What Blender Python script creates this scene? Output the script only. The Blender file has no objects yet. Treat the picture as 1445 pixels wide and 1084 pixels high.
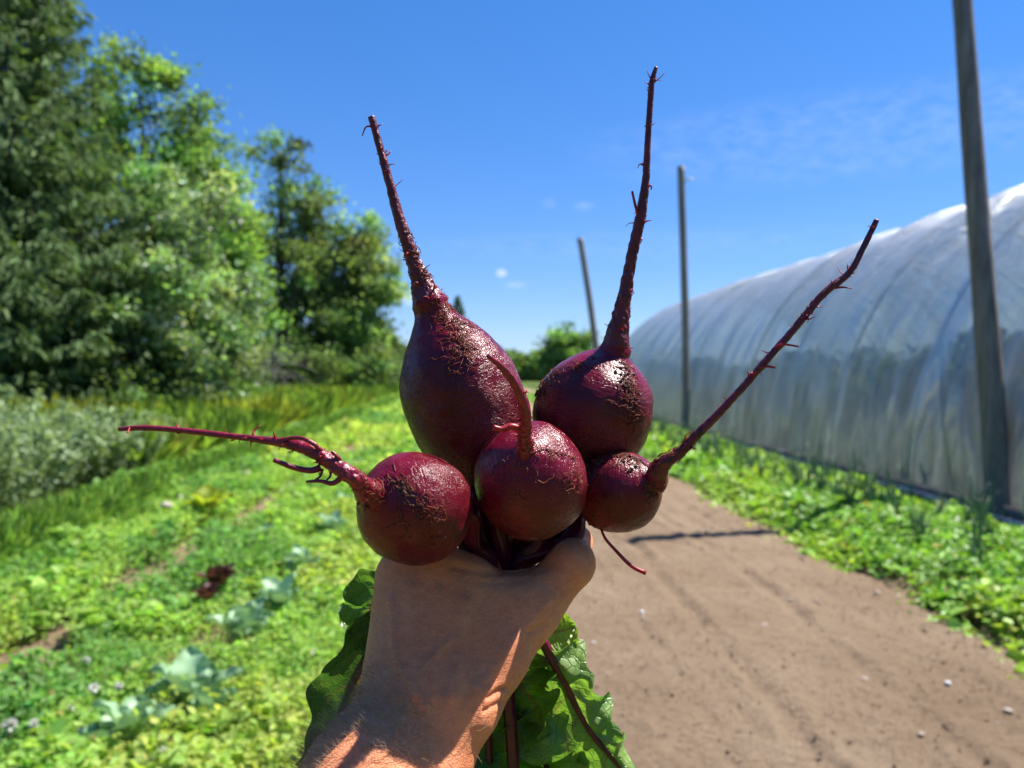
import bpy, bmesh, math, random
import numpy as np
from mathutils import Vector, Matrix, Euler

random.seed(7)
RNG = np.random.default_rng(11)
SC = bpy.context.scene
COL = SC.collection
R = math.radians

# ------------------------------------------------------------------ camera, sky, sun, exposure
FPX = 1085.0                       # focal length in photo pixels (photo 1445 x 1084)
CAM_H = 1.5
cam_d = bpy.data.cameras.new('camera')
cam = bpy.data.objects.new('camera', cam_d); COL.objects.link(cam)
cam_d.sensor_width = 36.0
cam_d.lens = FPX * 36.0 / 1445.0
cam_d.clip_start = 0.02; cam_d.clip_end = 5000
cam.location = (0, 0, CAM_H)
cam.rotation_euler = (R(90 - 0.9), 0, R(-2.87))
cam_d.dof.use_dof = True
cam_d.dof.focus_distance = 0.425
cam_d.dof.aperture_fstop = 8.6
SC.camera = cam

SUN_EL, SUN_AZ = 58.0, 24.0         # azimuth measured from +X towards +Y
SDIR = Vector((math.cos(R(SUN_EL)) * math.cos(R(SUN_AZ)), math.cos(R(SUN_EL)) * math.sin(R(SUN_AZ)), math.sin(R(SUN_EL))))
w = bpy.data.worlds.new('World'); SC.world = w; w.use_nodes = True
nt = w.node_tree; nt.nodes.clear()
def N(nt, t, **kw):
    n = nt.nodes.new(t)
    for k, v in kw.items(): setattr(n, k, v)
    return n
sky = N(nt, 'ShaderNodeTexSky', sky_type='NISHITA', sun_disc=False)
sky.sun_elevation = R(SUN_EL); sky.sun_rotation = R(90 - SUN_AZ)
sky.air_density = 1.0; sky.dust_density = 0.0; sky.ozone_density = 4.0; sky.altitude = 200
hs = N(nt, 'ShaderNodeHueSaturation'); hs.inputs['Saturation'].default_value = 1.3
gam = N(nt, 'ShaderNodeGamma'); gam.inputs[1].default_value = .72
tin = N(nt, 'ShaderNodeMix', data_type='RGBA', blend_type='MULTIPLY'); tin.inputs[0].default_value = 1; tin.inputs[7].default_value = (.545, .675, .985, 1)
bg = N(nt, 'ShaderNodeBackground'); bg.inputs['Strength'].default_value = 0.13
wo = N(nt, 'ShaderNodeOutputWorld')
nt.links.new(sky.outputs[0], hs.inputs['Color']); nt.links.new(hs.outputs[0], gam.inputs[0]); nt.links.new(gam.outputs[0], tin.inputs[6])
tcw = N(nt, 'ShaderNodeTexCoord'); sep = N(nt, 'ShaderNodeSeparateXYZ')
nt.links.new(tcw.outputs['Generated'], sep.inputs[0])
def M(nt, op, a, b=None, clamp=False):
    n = N(nt, 'ShaderNodeMath', operation=op); n.use_clamp = clamp
    for i, v in enumerate((a, b)):
        if v is None: continue
        if isinstance(v, (int, float)): n.inputs[i].default_value = v
        else: nt.links.new(v, n.inputs[i])
    return n.outputs[0]
cmap = N(nt, 'ShaderNodeMapping'); cmap.inputs['Scale'].default_value = (1, 1, 2.2)
nt.links.new(tcw.outputs['Generated'], cmap.inputs[0])
cn = N(nt, 'ShaderNodeTexNoise'); cn.inputs['Scale'].default_value = 42; cn.inputs['Detail'].default_value = 6; cn.inputs['Roughness'].default_value = .62
nt.links.new(cmap.outputs[0], cn.inputs['Vector'])
# small fair-weather wisps: direction x, z, half width, half height, opacity
acc = None
for (cx, cz, sx, sz, op) in [(-.085, .094, .018, .009, .5), (.036, .127, .008, .006, .5), (.055, .113, .016, .005, .3),
                             (.096, .213, .009, .007, .12), (.14, .209, .014, .006, .12), (.42, .27, .28, .05, .10), (.2, .16, .3, .02, .06)]:
    dx = M(nt, 'DIVIDE', M(nt, 'SUBTRACT', sep.outputs[0], cx), sx)
    dz = M(nt, 'DIVIDE', M(nt, 'SUBTRACT', sep.outputs[2], cz), sz)
    r2 = M(nt, 'ADD', M(nt, 'MULTIPLY', dx, dx), M(nt, 'MULTIPLY', dz, dz))
    m = M(nt, 'SUBTRACT', 1.25, r2, True)
    m = M(nt, 'MULTIPLY', m, M(nt, 'MULTIPLY', M(nt, 'SUBTRACT', cn.outputs[0], .36), 4.0 * op, True), True)
    acc = m if acc is None else M(nt, 'MAXIMUM', acc, m)
front = M(nt, 'GREATER_THAN', sep.outputs[1], 0.0)
acc = M(nt, 'MULTIPLY', acc, front)
cm = N(nt, 'ShaderNodeMix', data_type='RGBA'); cm.inputs[7].default_value = (3.2, 3.6, 4.0, 1)
nt.links.new(acc, cm.inputs[0]); nt.links.new(tin.outputs[2], cm.inputs[6])
nt.links.new(cm.outputs[2], bg.inputs['Color']); nt.links.new(bg.outputs[0], wo.inputs[0])

sd = bpy.data.lights.new('sun', 'SUN'); sd.energy = 5.0; sd.angle = R(0.53); sd.color = (1, .955, .88)
so = bpy.data.objects.new('sun', sd); COL.objects.link(so)
so.rotation_euler = SDIR.to_track_quat('Z', 'Y').to_euler(); so.location = (20, 0, 30)
SC.view_settings.view_transform = 'Standard'; SC.view_settings.look = 'None'
SC.view_settings.gamma = 1; SC.view_settings.exposure = 1.1
SC.render.engine = 'CYCLES'
SC.cycles.max_bounces = 8; SC.cycles.transparent_max_bounces = 16

# ------------------------------------------------------------------ helpers
CR = cam.rotation_euler.to_matrix()
def P(px, py, d):
    """a real point that far in front of the camera along its view axis"""
    v = CR @ Vector(((px - 722.5) / FPX * d, -(py - 542.0) / FPX * d, -d))
    return np.array(v) + np.array((0, 0, CAM_H))
def G(px, py):
    a = P(px, py, 1.0) - np.array((0, 0, CAM_H))
    return a * (CAM_H / -a[2]) + np.array((0, 0, CAM_H))
def AT(px, depth):
    """ground point on the column px at distance depth"""
    p = P(px, 542, depth); return (p[0], p[1])

def vnoise(p, seed=0):
    p = np.asarray(p, dtype=np.float64); i = np.floor(p).astype(np.int64); f = p - i; f = f * f * (3 - 2 * f)
    def h(a, b, c):
        n = (a * 374761393 + b * 668265263 + c * 2147483647 + seed * 1274126177) & 0xffffffff
        n = ((n ^ (n >> 13)) * 1274126177) & 0xffffffff
        n = ((n ^ (n >> 15)) * 2246822519) & 0xffffffff
        return ((n ^ (n >> 16)) & 0xffff) / 65535.0
    x, y, z = i[..., 0], i[..., 1], i[..., 2]; u, v, t = f[..., 0], f[..., 1], f[..., 2]
    def L(a, b, k): return a + (b - a) * k
    return L(L(L(h(x, y, z), h(x + 1, y, z), u), L(h(x, y + 1, z), h(x + 1, y + 1, z), u), v),
             L(L(h(x, y, z + 1), h(x + 1, y, z + 1), u), L(h(x, y + 1, z + 1), h(x + 1, y + 1, z + 1), u), v), t) * 2 - 1
def fbm(p, oct=4, seed=0):
    p = np.asarray(p, dtype=np.float64); s = 0; a = 1
    for o in range(oct):
        s = s + a * vnoise(p * (2.03 ** o), seed + o * 17); a *= .5
    return s / 1.9

def mesh(name, V, F, mat=None, parent=None, col=None, smooth=True, attrs=None, uv=None):
    """F: int array (n,k) or list of such arrays"""
    if not isinstance(F, list): F = [F]
    F = [np.asarray(f, dtype=np.int32) for f in F if len(f)]
    V = np.asarray(V, dtype=np.float32)
    me = bpy.data.meshes.new(name)
    me.vertices.add(len(V)); me.vertices.foreach_set('co', V.ravel())
    nl = sum(f.size for f in F); npoly = sum(len(f) for f in F)
    me.loops.add(nl); me.polygons.add(npoly)
    li = np.concatenate([f.ravel() for f in F])
    tot = np.concatenate([np.full(len(f), f.shape[1], np.int32) for f in F])
    st = np.concatenate([[0], np.cumsum(tot)[:-1]]).astype(np.int32)
    me.loops.foreach_set('vertex_index', li); me.polygons.foreach_set('loop_start', st)
    me.update(calc_edges=True); me.validate()
    if smooth: me.polygons.foreach_set('use_smooth', np.ones(len(me.polygons), bool))
    if col is not None:
        a = me.attributes.new('Col', 'FLOAT_COLOR', 'POINT')
        c = np.ones((len(V), 4), np.float32); c[:, :3] = col
        a.data.foreach_set('color', c.ravel())
    for k, v in (attrs or {}).items():
        a = me.attributes.new(k, 'FLOAT', 'POINT'); a.data.foreach_set('value', np.asarray(v, np.float32))
    if mat: me.materials.append(mat)
    o = bpy.data.objects.new(name, me); COL.objects.link(o)
    if parent: o.parent = parent
    return o
def tag(o, label=None, cat=None, group=None, kind=None):
    if label: o['label'] = label
    if cat: o['category'] = cat
    if group: o['group'] = group
    if kind: o['kind'] = kind
    return o
def empty(name, loc=(0, 0, 0), rz=0):
    o = bpy.data.objects.new(name, None); COL.objects.link(o)
    o.location = loc; o.rotation_euler = (0, 0, rz); o.empty_display_size = .05
    return o
def copy_thing(root, loc, rz=0, sc=1.0, label=None):
    r = root.copy(); COL.objects.link(r); r.location = loc; r.rotation_euler = (0, 0, rz); r.scale = (sc,) * 3
    if label: r['label'] = label
    for ch in list(root.children):
        c = ch.copy(); COL.objects.link(c); c.parent = r
        for g in list(ch.children):
            d = g.copy(); COL.objects.link(d); d.parent = c
    return r

def smooth_path(pts, n):
    """Catmull-Rom through the rows of pts (any number of columns), n samples"""
    p = np.asarray(pts, float); p = np.vstack([2 * p[0] - p[1], p, 2 * p[-1] - p[-2]])
    seg = len(p) - 3; ln = np.linalg.norm(p[2:-1, :3] - p[1:-2, :3], axis=1); cum = np.concatenate([[0], np.cumsum(ln)])
    s = np.linspace(0, cum[-1], n); k = np.clip(np.searchsorted(cum, s, 'right') - 1, 0, seg - 1)
    t = ((s - cum[k]) / ln[k])[:, None]
    a, b, c, d = p[k], p[k + 1], p[k + 2], p[k + 3]
    return .5 * (2 * b + (c - a) * t + (2 * a - 5 * b + 4 * c - d) * t ** 2 + (3 * b - a - 3 * c + d) * t ** 3)
def frames(c):
    T = np.gradient(c, axis=0); T /= np.linalg.norm(T, axis=1)[:, None] + 1e-12
    u = np.cross(T[0], (0.13, 0.31, .94)); u /= np.linalg.norm(u); U = [u]
    for t in T[1:]:
        u = u - t * (u @ t); u = u / np.linalg.norm(u); U.append(u)
    U = np.array(U); return T, U, np.cross(T, U)
def ring_mesh(c, rad, seg, cap0=True, cap1=True):
    n = len(c); T, U, W = frames(c)
    a = np.linspace(0, 2 * math.pi, seg, endpoint=False)
    nr = U[:, None] * np.cos(a)[None, :, None] + W[:, None] * np.sin(a)[None, :, None]
    rad = np.asarray(rad, float)
    if rad.ndim == 1: rad = rad[:, None]
    V = (c[:, None] + nr * rad[..., None]).reshape(-1, 3)
    i = np.arange(n - 1)[:, None] * seg; j = np.arange(seg)[None]; j2 = (j + 1) % seg
    Q = np.stack([i + j, i + j2, i + seg + j2, i + seg + j], -1).reshape(-1, 4)
    Tr = []
    if cap0:
        V = np.vstack([V, c[0]]); k = len(V) - 1; Tr += [(k, (b + 1) % seg, b) for b in range(seg)]
    if cap1:
        V = np.vstack([V, c[-1]]); k = len(V) - 1; o = (n - 1) * seg; Tr += [(k, o + b, o + (b + 1) % seg) for b in range(seg)]
    return V, Q, np.array(Tr, int).reshape(-1, 3), nr.reshape(-1, 3)
class MB:
    """collects tubes, strips and grids into one mesh"""
    def __init__(s): s.V = []; s.Q = []; s.T = []; s.C = []; s.n = 0
    def add(s, V, Q=None, T=None, col=None):
        V = np.asarray(V, float)
        if Q is not None and len(Q): s.Q.append(np.asarray(Q, int) + s.n)
        if T is not None and len(T): s.T.append(np.asarray(T, int) + s.n)
        s.V.append(V); s.n += len(V)
        s.C.append(np.tile(np.asarray(col if col is not None else (1, 1, 1), float), (len(V), 1)) if np.ndim(col) < 2 else col)
    def tube(s, pts, r0, r1=None, seg=6, n=None, col=None):
        pts = np.asarray(pts, float)
        if n: pts = smooth_path(pts, n)
        r = np.linspace(r0, r0 if r1 is None else r1, len(pts)) if np.ndim(r0) == 0 else np.asarray(r0)
        V, Q, T, _ = ring_mesh(pts, r, seg); s.add(V, Q, T, col)
    def box(s, lo, hi, col=None):
        x0, y0, z0 = lo; x1, y1, z1 = hi
        V = [(x0, y0, z0), (x1, y0, z0), (x1, y1, z0), (x0, y1, z0), (x0, y0, z1), (x1, y0, z1), (x1, y1, z1), (x0, y1, z1)]
        s.add(V, [(3, 2, 1, 0), (4, 5, 6, 7), (0, 1, 5, 4), (1, 2, 6, 5), (2, 3, 7, 6), (3, 0, 4, 7)], None, col)
    def build(s, name, mat, parent=None, smooth=True):
        F = []
        if s.Q: F.append(np.concatenate(s.Q))
        if s.T: F.append(np.concatenate(s.T))
        return mesh(name, np.concatenate(s.V), F, mat, parent, np.concatenate(s.C), smooth)

def unit(v): return v / (np.linalg.norm(v, axis=-1, keepdims=True) + 1e-9)
def leaves(c, d, up, L, W, col, fold=.18, curl=-.12):
    """many leaf blades, each folded along its midrib, six corners"""
    c = np.asarray(c); n = len(c); d = unit(d); s = unit(np.cross(d, up)); nn = np.cross(s, d)
    L = np.broadcast_to(L, (n,))[:, None]; W = np.broadcast_to(W, (n,))[:, None]
    b = c; t = c + d * L + nn * L * curl
    l1 = c + d * L * .3 + s * W * .5 + nn * W * fold; l2 = c + d * L * .68 + s * W * .42 + nn * (W * fold + L * curl * .4)
    r1 = c + d * L * .3 - s * W * .5 + nn * W * fold; r2 = c + d * L * .68 - s * W * .42 + nn * (W * fold + L * curl * .4)
    V = np.stack([b, l1, l2, t, r2, r1], 1).reshape(-1, 3)
    k = np.arange(n)[:, None] * 6
    Q = np.concatenate([k + np.array([[0, 3, 2, 1]]), k + np.array([[0, 5, 4, 3]])])
    C = np.repeat(np.broadcast_to(col, (n, 3)), 6, axis=0)
    return V, Q, C
def jitter(base, n, amt=.25, hue=.12):
    b = np.asarray(base, float); k = 1 + RNG.normal(0, amt, (n, 1)); h = 1 + RNG.normal(0, hue, (n, 3))
    return np.clip(b * np.clip(k, .35, 2.2) * np.clip(h, .5, 1.6), .002, .9)
def rdir(n, zb=0.0):
    v = RNG.normal(size=(n, 3)); v[:, 2] += zb; return unit(v)

# ------------------------------------------------------------------ materials
def new_mat(name):
    m = bpy.data.materials.new(name); m.use_nodes = True; m.node_tree.nodes.clear()
    return m, m.node_tree
def bsdf(nt, col=None, rough=.6, spec=.4):
    p = N(nt, 'ShaderNodeBsdfPrincipled'); p.inputs['Roughness'].default_value = rough
    p.inputs['Specular IOR Level'].default_value = spec
    if col is not None: p.inputs['Base Color'].default_value = (*col, 1)
    return p
def noise(nt, scale, detail=4, rough=.55, vec=None, dist=0):
    n = N(nt, 'ShaderNodeTexNoise'); n.inputs['Scale'].default_value = scale; n.inputs['Detail'].default_value = detail
    n.inputs['Roughness'].default_value = rough; n.inputs['Distortion'].default_value = dist
    if vec is not None: nt.links.new(vec, n.inputs['Vector'])
    return n
def ramp(nt, fac, stops):
    r = N(nt, 'ShaderNodeValToRGB'); e = r.color_ramp.elements
    while len(e) < len(stops): e.new(.5)
    for k, (p, c) in enumerate(stops):
        e[k].position = p; e[k].color = (*c, 1) if np.ndim(c) else (c, c, c, 1)
    nt.links.new(fac, r.inputs[0]); return r.outputs[0]
def mix(nt, fac, a, b, mode='MIX'):
    m = N(nt, 'ShaderNodeMix', data_type='RGBA', blend_type=mode)
    for sock, v in ((m.inputs[0], fac), (m.inputs[6], a), (m.inputs[7], b)):
        if isinstance(v, (int, float)): sock.default_value = v
        elif isinstance(v, tuple): sock.default_value = (*v, 1)
        else: nt.links.new(v, sock)
    return m.outputs[2]
def bump(nt, h, strength, dist, normal=None):
    b = N(nt, 'ShaderNodeBump'); b.inputs['Strength'].default_value = strength; b.inputs['Distance'].default_value = dist
    nt.links.new(h, b.inputs['Height'])
    if normal is not None: nt.links.new(normal, b.inputs['Normal'])
    return b.outputs[0]
def out(nt, sh):
    o = N(nt, 'ShaderNodeOutputMaterial'); nt.links.new(sh, o.inputs[0])
def obj_co(nt): return N(nt, 'ShaderNodeTexCoord').outputs['Object']

def leaf_mat(name, transl=.35, rough=.42, spec=.5, tint=(1.25, 1.3, .5)):
    m, nt = new_mat(name)
    at = N(nt, 'ShaderNodeAttribute', attribute_name='Col')
    p = bsdf(nt, rough=rough, spec=spec); nt.links.new(at.outputs['Color'], p.inputs['Base Color'])
    t = N(nt, 'ShaderNodeBsdfTranslucent'); nt.links.new(mix(nt, 1.0, at.outputs['Color'], tint, 'MULTIPLY'), t.inputs['Color'])
    mx = N(nt, 'ShaderNodeMixShader'); mx.inputs[0].default_value = transl
    nt.links.new(p.outputs[0], mx.inputs[1]); nt.links.new(t.outputs[0], mx.inputs[2]); out(nt, mx.outputs[0]); return m
M_LEAF = leaf_mat('leaf_green', .5, .55, .25, (1.35, 1.4, .65))
M_GLOSS = leaf_mat('leaf_glossy', .35, .45, .35)
M_NEEDLE = leaf_mat('needles', .3, .65, .15)
M_BLUE = leaf_mat('leaf_waxy', .2, .45, .4, (1.1, 1.2, .7))

def bark_mat(name, c1, c2, sc=9, zs=.25):
    m, nt = new_mat(name); mp = N(nt, 'ShaderNodeMapping'); mp.inputs['Scale'].default_value = (1, 1, zs)
    nt.links.new(obj_co(nt), mp.inputs[0])
    n = noise(nt, sc, 6, .65, mp.outputs[0]); n2 = noise(nt, sc * 5, 3, .6, mp.outputs[0])
    c = ramp(nt, n.outputs[0], [(.3, c1), (.7, c2)]); c = mix(nt, .35, c, ramp(nt, n2.outputs[0], [(.35, .3), (.65, 1.0)]), 'MULTIPLY')
    p = bsdf(nt, rough=.85, spec=.2); nt.links.new(c, p.inputs['Base Color'])
    nt.links.new(bump(nt, n2.outputs[0], .6, .02), p.inputs['Normal']); out(nt, p.outputs[0]); return m
M_BARK = bark_mat('bark', (.05, .04, .03), (.16, .13, .1))
M_POLE = bark_mat('weathered_wood', (.17, .155, .135), (.40, .365, .33), 14, .06)
M_POLE_B = bark_mat('dark_weathered_wood', (.13, .112, .095), (.34, .29, .25), 14, .06)

def soil_mat():
    m, nt = new_mat('soil'); co = obj_co(nt)
    n = noise(nt, 1.1, 5, .6, co); n2 = noise(nt, 30, 6, .7, co); n3 = noise(nt, 140, 4, .7, co)
    c = ramp(nt, n.outputs[0], [(.3, (.27, .185, .115)), (.55, (.325, .23, .15)), (.75, (.37, .275, .185))])
    c = mix(nt, .55, c, ramp(nt, n2.outputs[0], [(.3, .45), (.5, .9), (.72, 1.25)]), 'MULTIPLY')
    v = N(nt, 'ShaderNodeTexVoronoi'); v.inputs['Scale'].default_value = 55; nt.links.new(co, v.inputs['Vector'])
    sp = ramp(nt, v.outputs['Distance'], [(.05, 1.0), (.16, 0.0)])
    v2 = N(nt, 'ShaderNodeTexVoronoi'); v2.inputs['Scale'].default_value = 55; nt.links.new(co, v2.inputs['Vector'])
    gate = M(nt, 'GREATER_THAN', v2.outputs['Color'], .93)
    c = mix(nt, M(nt, 'MULTIPLY', sp, gate), c, (.42, .36, .3))
    p = bsdf(nt, rough=.95, spec=.15); nt.links.new(c, p.inputs['Base Color'])
    h = M(nt, 'ADD', n2.outputs[0], M(nt, 'MULTIPLY', n3.outputs[0], .5))
    nt.links.new(bump(nt, h, 1.0, .035), p.inputs['Normal']); out(nt, p.outputs[0]); return m
M_SOIL = soil_mat()
def ground_mat():
    m, nt = new_mat('grassy_ground'); co = obj_co(nt)
    n = noise(nt, .35, 6, .65, co); n2 = noise(nt, 9, 6, .7, co)
    c = ramp(nt, n.outputs[0], [(.3, (.06, .10, .022)), (.6, (.11, .15, .035)), (.8, (.17, .17, .07))])
    c = mix(nt, .6, c, ramp(nt, n2.outputs[0], [(.3, .4), (.7, 1.3)]), 'MULTIPLY')
    p = bsdf(nt, rough=.95, spec=.1); nt.links.new(c, p.inputs['Base Color'])
    nt.links.new(bump(nt, n2.outputs[0], .8, .05), p.inputs['Normal']); out(nt, p.outputs[0]); return m
M_GROUND = ground_mat()

# ------------------------------------------------------------------ ground, soil bed, weed mat
xs = np.concatenate([-np.geomspace(1500, 6, 30), np.linspace(-5.5, 7, 60), np.geomspace(8, 1500, 30)])
ys = np.concatenate([np.linspace(-20, 2, 12), np.linspace(2.4, 30, 90), np.geomspace(32, 3000, 40)])
gx, gy = np.meshgrid(xs, ys, indexing='ij'); g = np.stack([gx, gy, np.zeros_like(gx)], -1)
g[..., 2] = -.03 + .02 * fbm(g * .7, 3) * (np.abs(gx) < 30)
def gridq(a, b):
    i = np.arange(a - 1)[:, None] * b; j = np.arange(b - 1)[None]
    return np.stack([i + j, i + b + j, i + b + j + 1, i + j + 1], -1).reshape(-1, 4)
tag(mesh('ground', g.reshape(-1, 3), gridq(*gx.shape), M_GROUND), kind='structure')

SX0, SX1 = -.55, 4.8
xs = np.concatenate([np.linspace(SX0, 3.1, 210), np.linspace(3.15, SX1, 30)]); ys = np.concatenate([np.arange(1.0, 2.4, .1), np.arange(2.4, 7, .018), np.arange(7, 12, .04), np.geomspace(12, 70, 120)])
gx, gy = np.meshgrid(xs, ys, indexing='ij'); g = np.stack([gx, gy, gx * 0], -1)
z = .035 + .012 * fbm(g * (1.3, .7, 1), 3, 3) + .016 * fbm(g * 7, 4, 5) + .022 * np.clip(fbm(g * 30, 2, 9) - .1, 0, 1) ** 1.3 + .02 * np.clip(fbm(g * 15, 2, 19) - .3, 0, 1)
for (x0, wd, dp) in [(.35, .05, .010), (.95, .04, .010), (1.34, .05, .028), (1.94, .045, .024), (2.35, .05, .010)]:
    xc = x0 + .03 * np.sin(gy * .9 + x0 * 5) + .07 * fbm(np.stack([gy * .8, gy * 0 + x0 * 9, gy * 0], -1), 2)
    q = (gx - xc) / wd; mod = 1.5 * np.clip(fbm(np.stack([gy * 2.6, gy * 0 + x0 * 7, gx * 3], -1), 4, 2) + .35, 0, 1)
    z += mod * dp * (-np.exp(-q * q) + .8 * np.exp(-(q - 1.8) ** 2) + .5 * np.exp(-(q + 1.9) ** 2))
z -= .05 * np.clip((gx - 2.6 + .15 * fbm(np.stack([gy, gy * 0, gy * 0], -1), 3, 27)) / .3, 0, 1) ** 2 - .03 * np.clip(gx - 3, 0, 1) + .06 * np.clip((-.3 - gx) / .25, 0, 1) ** 2
g[..., 2] = z
tag(mesh('soil_bed', g.reshape(-1, 3), gridq(*gx.shape), M_SOIL), kind='structure')
# bare trodden path between two weedy beds on the left, and bare earth under the right bed
def strip(name, x0, x1, y0, y1, z0, mat, seed, wob=.05):
    xs = np.linspace(x0, x1, 14); ys = np.linspace(y0, y1, int((y1 - y0) / .1))
    gx, gy = np.meshgrid(xs, ys, indexing='ij'); g = np.stack([gx, gy, gx * 0], -1)
    g[..., 0] += wob * fbm(np.stack([gy, gx * 0 + seed, gx * 0], -1), 2); g[..., 2] = z0 + .012 * fbm(g * 6, 3, seed)
    return tag(mesh(name, g.reshape(-1, 3), gridq(*gx.shape), mat), kind='structure')
strip('field_soil', -4.6, -.5, 1.8, 62, .0, M_SOIL, 3)
mm, nt_ = new_mat('weed_mat'); nn_ = noise(nt_, 6, 5, .6, obj_co(nt_)); p_ = bsdf(nt_, rough=.6, spec=.4)
nt_.links.new(ramp(nt_, nn_.outputs[0], [(.3, (.012, .013, .014)), (.7, (.05, .048, .045))]), p_.inputs['Base Color']); out(nt_, p_.outputs[0])
strip('weed_mat', 4.75, 5.28, 2, 34, .022, mm, 5, .03)

# ------------------------------------------------------------------ greenhouse
GX0, GW, GH, GY0, GY1 = 5.35, 9.0, 4.55, -1.0, 31.0
gc = GX0 + GW / 2
HOOP = 2.05
def arch(th, r=1.0, k=.92):
    # slightly steep-sided arch
    c, s = np.cos(th), np.sin(th)
    return gc - GW / 2 * np.sign(c) * np.abs(c) ** .95 * r, GH * np.abs(s) ** k * r
def plastic_mat():
    m, nt = new_mat('greenhouse_film'); co = obj_co(nt)
    mp = N(nt, 'ShaderNodeMapping'); mp.inputs['Scale'].default_value = (.5, 1.6, .35); mp.inputs['Rotation'].default_value = (R(24), 0, 0); nt.links.new(co, mp.inputs[0])
    n = noise(nt, 1.6, 5, .6, mp.outputs[0], .8); n2 = noise(nt, 7, 4, .6, mp.outputs[0], .5)
    df = N(nt, 'ShaderNodeBsdfDiffuse'); df.inputs[0].default_value = (.9, .9, .9, 1)
    tl = N(nt, 'ShaderNodeBsdfTranslucent'); tl.inputs[0].default_value = (.92, .94, .93, 1)
    gl = N(nt, 'ShaderNodeBsdfGlossy'); gl.inputs['Roughness'].default_value = .09; gl.inputs[0].default_value = (.9, .93, .95, 1)
    tr = N(nt, 'ShaderNodeBsdfTransparent'); tr.inputs[0].default_value = (.92, .94, .93, 1)
    nb = bump(nt, M(nt, 'ADD', n.outputs[0], M(nt, 'MULTIPLY', n2.outputs[0], .4)), .8, .2)
    for s in (df, tl, gl): nt.links.new(nb, s.inputs['Normal'])
    a = N(nt, 'ShaderNodeMixShader'); a.inputs[0].default_value = .62
    nt.links.new(df.outputs[0], a.inputs[1]); nt.links.new(tl.outputs[0], a.inputs[2])
    fr = N(nt, 'ShaderNodeFresnel'); fr.inputs[0].default_value = 1.45; nt.links.new(nb, fr.inputs['Normal'])
    b = N(nt, 'ShaderNodeMixShader'); nt.links.new(M(nt, 'ADD', M(nt, 'MULTIPLY', fr.outputs[0], 1.0), .10, True), b.inputs[0])
    nt.links.new(a.outputs[0], b.inputs[1]); nt.links.new(gl.outputs[0], b.inputs[2])
    g2 = N(nt, 'ShaderNodeBsdfGlossy'); g2.inputs['Roughness'].default_value = .42; nt.links.new(nb, g2.inputs['Normal'])
    b2 = N(nt, 'ShaderNodeMixShader'); b2.inputs[0].default_value = .32; nt.links.new(b.outputs[0], b2.inputs[1]); nt.links.new(g2.outputs[0], b2.inputs[2]); b = b2
    op = ramp(nt, n.outputs[0], [(.3, .30), (.5, .46), (.72, .80)])
    lw = N(nt, 'ShaderNodeLayerWeight'); lw.inputs['Blend'].default_value = .5; op = M(nt, 'ADD', op, M(nt, 'MULTIPLY', M(nt, 'POWER', lw.outputs['Facing'], 4.0), .6), True)
    c = N(nt, 'ShaderNodeMixShader'); nt.links.new(op, c.inputs[0])
    rf = N(nt, 'ShaderNodeBsdfRefraction'); rf.inputs['Roughness'].default_value = .75; rf.inputs['IOR'].default_value = 1.12; rf.inputs[0].default_value = (.95, .96, .95, 1); nt.links.new(nb, rf.inputs['Normal'])
    tm = N(nt, 'ShaderNodeMixShader'); tm.inputs[0].default_value = .35; nt.links.new(tr.outputs[0], tm.inputs[1]); nt.links.new(rf.outputs[0], tm.inputs[2])
    nt.links.new(tm.outputs[0], c.inputs[1]); nt.links.new(b.outputs[0], c.inputs[2]); out(nt, c.outputs[0]); return m
M_FILM = plastic_mat()
gh = tag(empty('greenhouse', (gc, 15, 0)), 'long rounded polytunnel covered in wrinkled translucent plastic beside the right bed', 'greenhouse')
def put(o):                        # mesh written in world coordinates under a placed root
    o.matrix_parent_inverse = Matrix.Translation(-Vector(o.parent.location)); return o
th = np.linspace(0, math.pi, 120); yy = np.arange(GY0, GY1 + .01, .1)
tg, yg = np.meshgrid(th, yy, indexing='ij'); ax, az = arch(tg)
ph = (yg - GY0) / HOOP; sag = np.abs(np.sin(math.pi * ph)) ** .8 * .05 * np.sin(tg) ** .6
fold = .085 * fbm(np.stack([ph * 1.9 + tg * .9, tg * .45 - ph * .15, tg * 0], -1), 4, 4) + .020 * vnoise(np.stack([ph * 4.5 - tg * 3.0, tg * 1.2, tg * 0], -1), 8) + .014 * np.clip(np.sin(tg) - .5, 0, 1) * vnoise(np.stack([ph * 1.1, tg * 16, tg * 0], -1), 9)
rr = 1 - (sag + fold * np.clip(np.sin(tg) * 3, 0, 1)) / 4.0
ax, az = arch(tg, rr)
put(mesh('plastic_cover', np.stack([ax, yg, np.maximum(az, .02)], -1).reshape(-1, 3), gridq(*tg.shape), M_FILM, gh))
# gable ends
for ye in (GY1,):
    a2, z2 = arch(th, .995); V = [(gc, ye, 1.2)] + list(zip(a2, [ye] * len(th), z2)); k = len(th)
    put(mesh('end_wall', V, np.array([(0, i + 1, i + 2) for i in range(k - 1)]), M_FILM, gh, smooth=False))
mt, nt_ = new_mat('galvanised_tube'); p_ = bsdf(nt_, (.45, .47, .48), .5, .5); p_.inputs['Metallic'].default_value = .3
nt_.links.new(ramp(nt_, noise(nt_, 12, 4, .6, obj_co(nt_)).outputs[0], [(.3, .5), (.7, .65)]), p_.inputs['Base Color']); out(nt_, p_.outputs[0])
y = GY0
while y <= GY1 + .01:
    a2, z2 = arch(np.linspace(0, math.pi, 40), .985); b = MB(); b.tube(np.stack([a2, a2 * 0 + min(y, GY1 - .05), z2], -1), .02, seg=8)
    put(b.build('hoop', mt, gh)); y += HOOP
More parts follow.
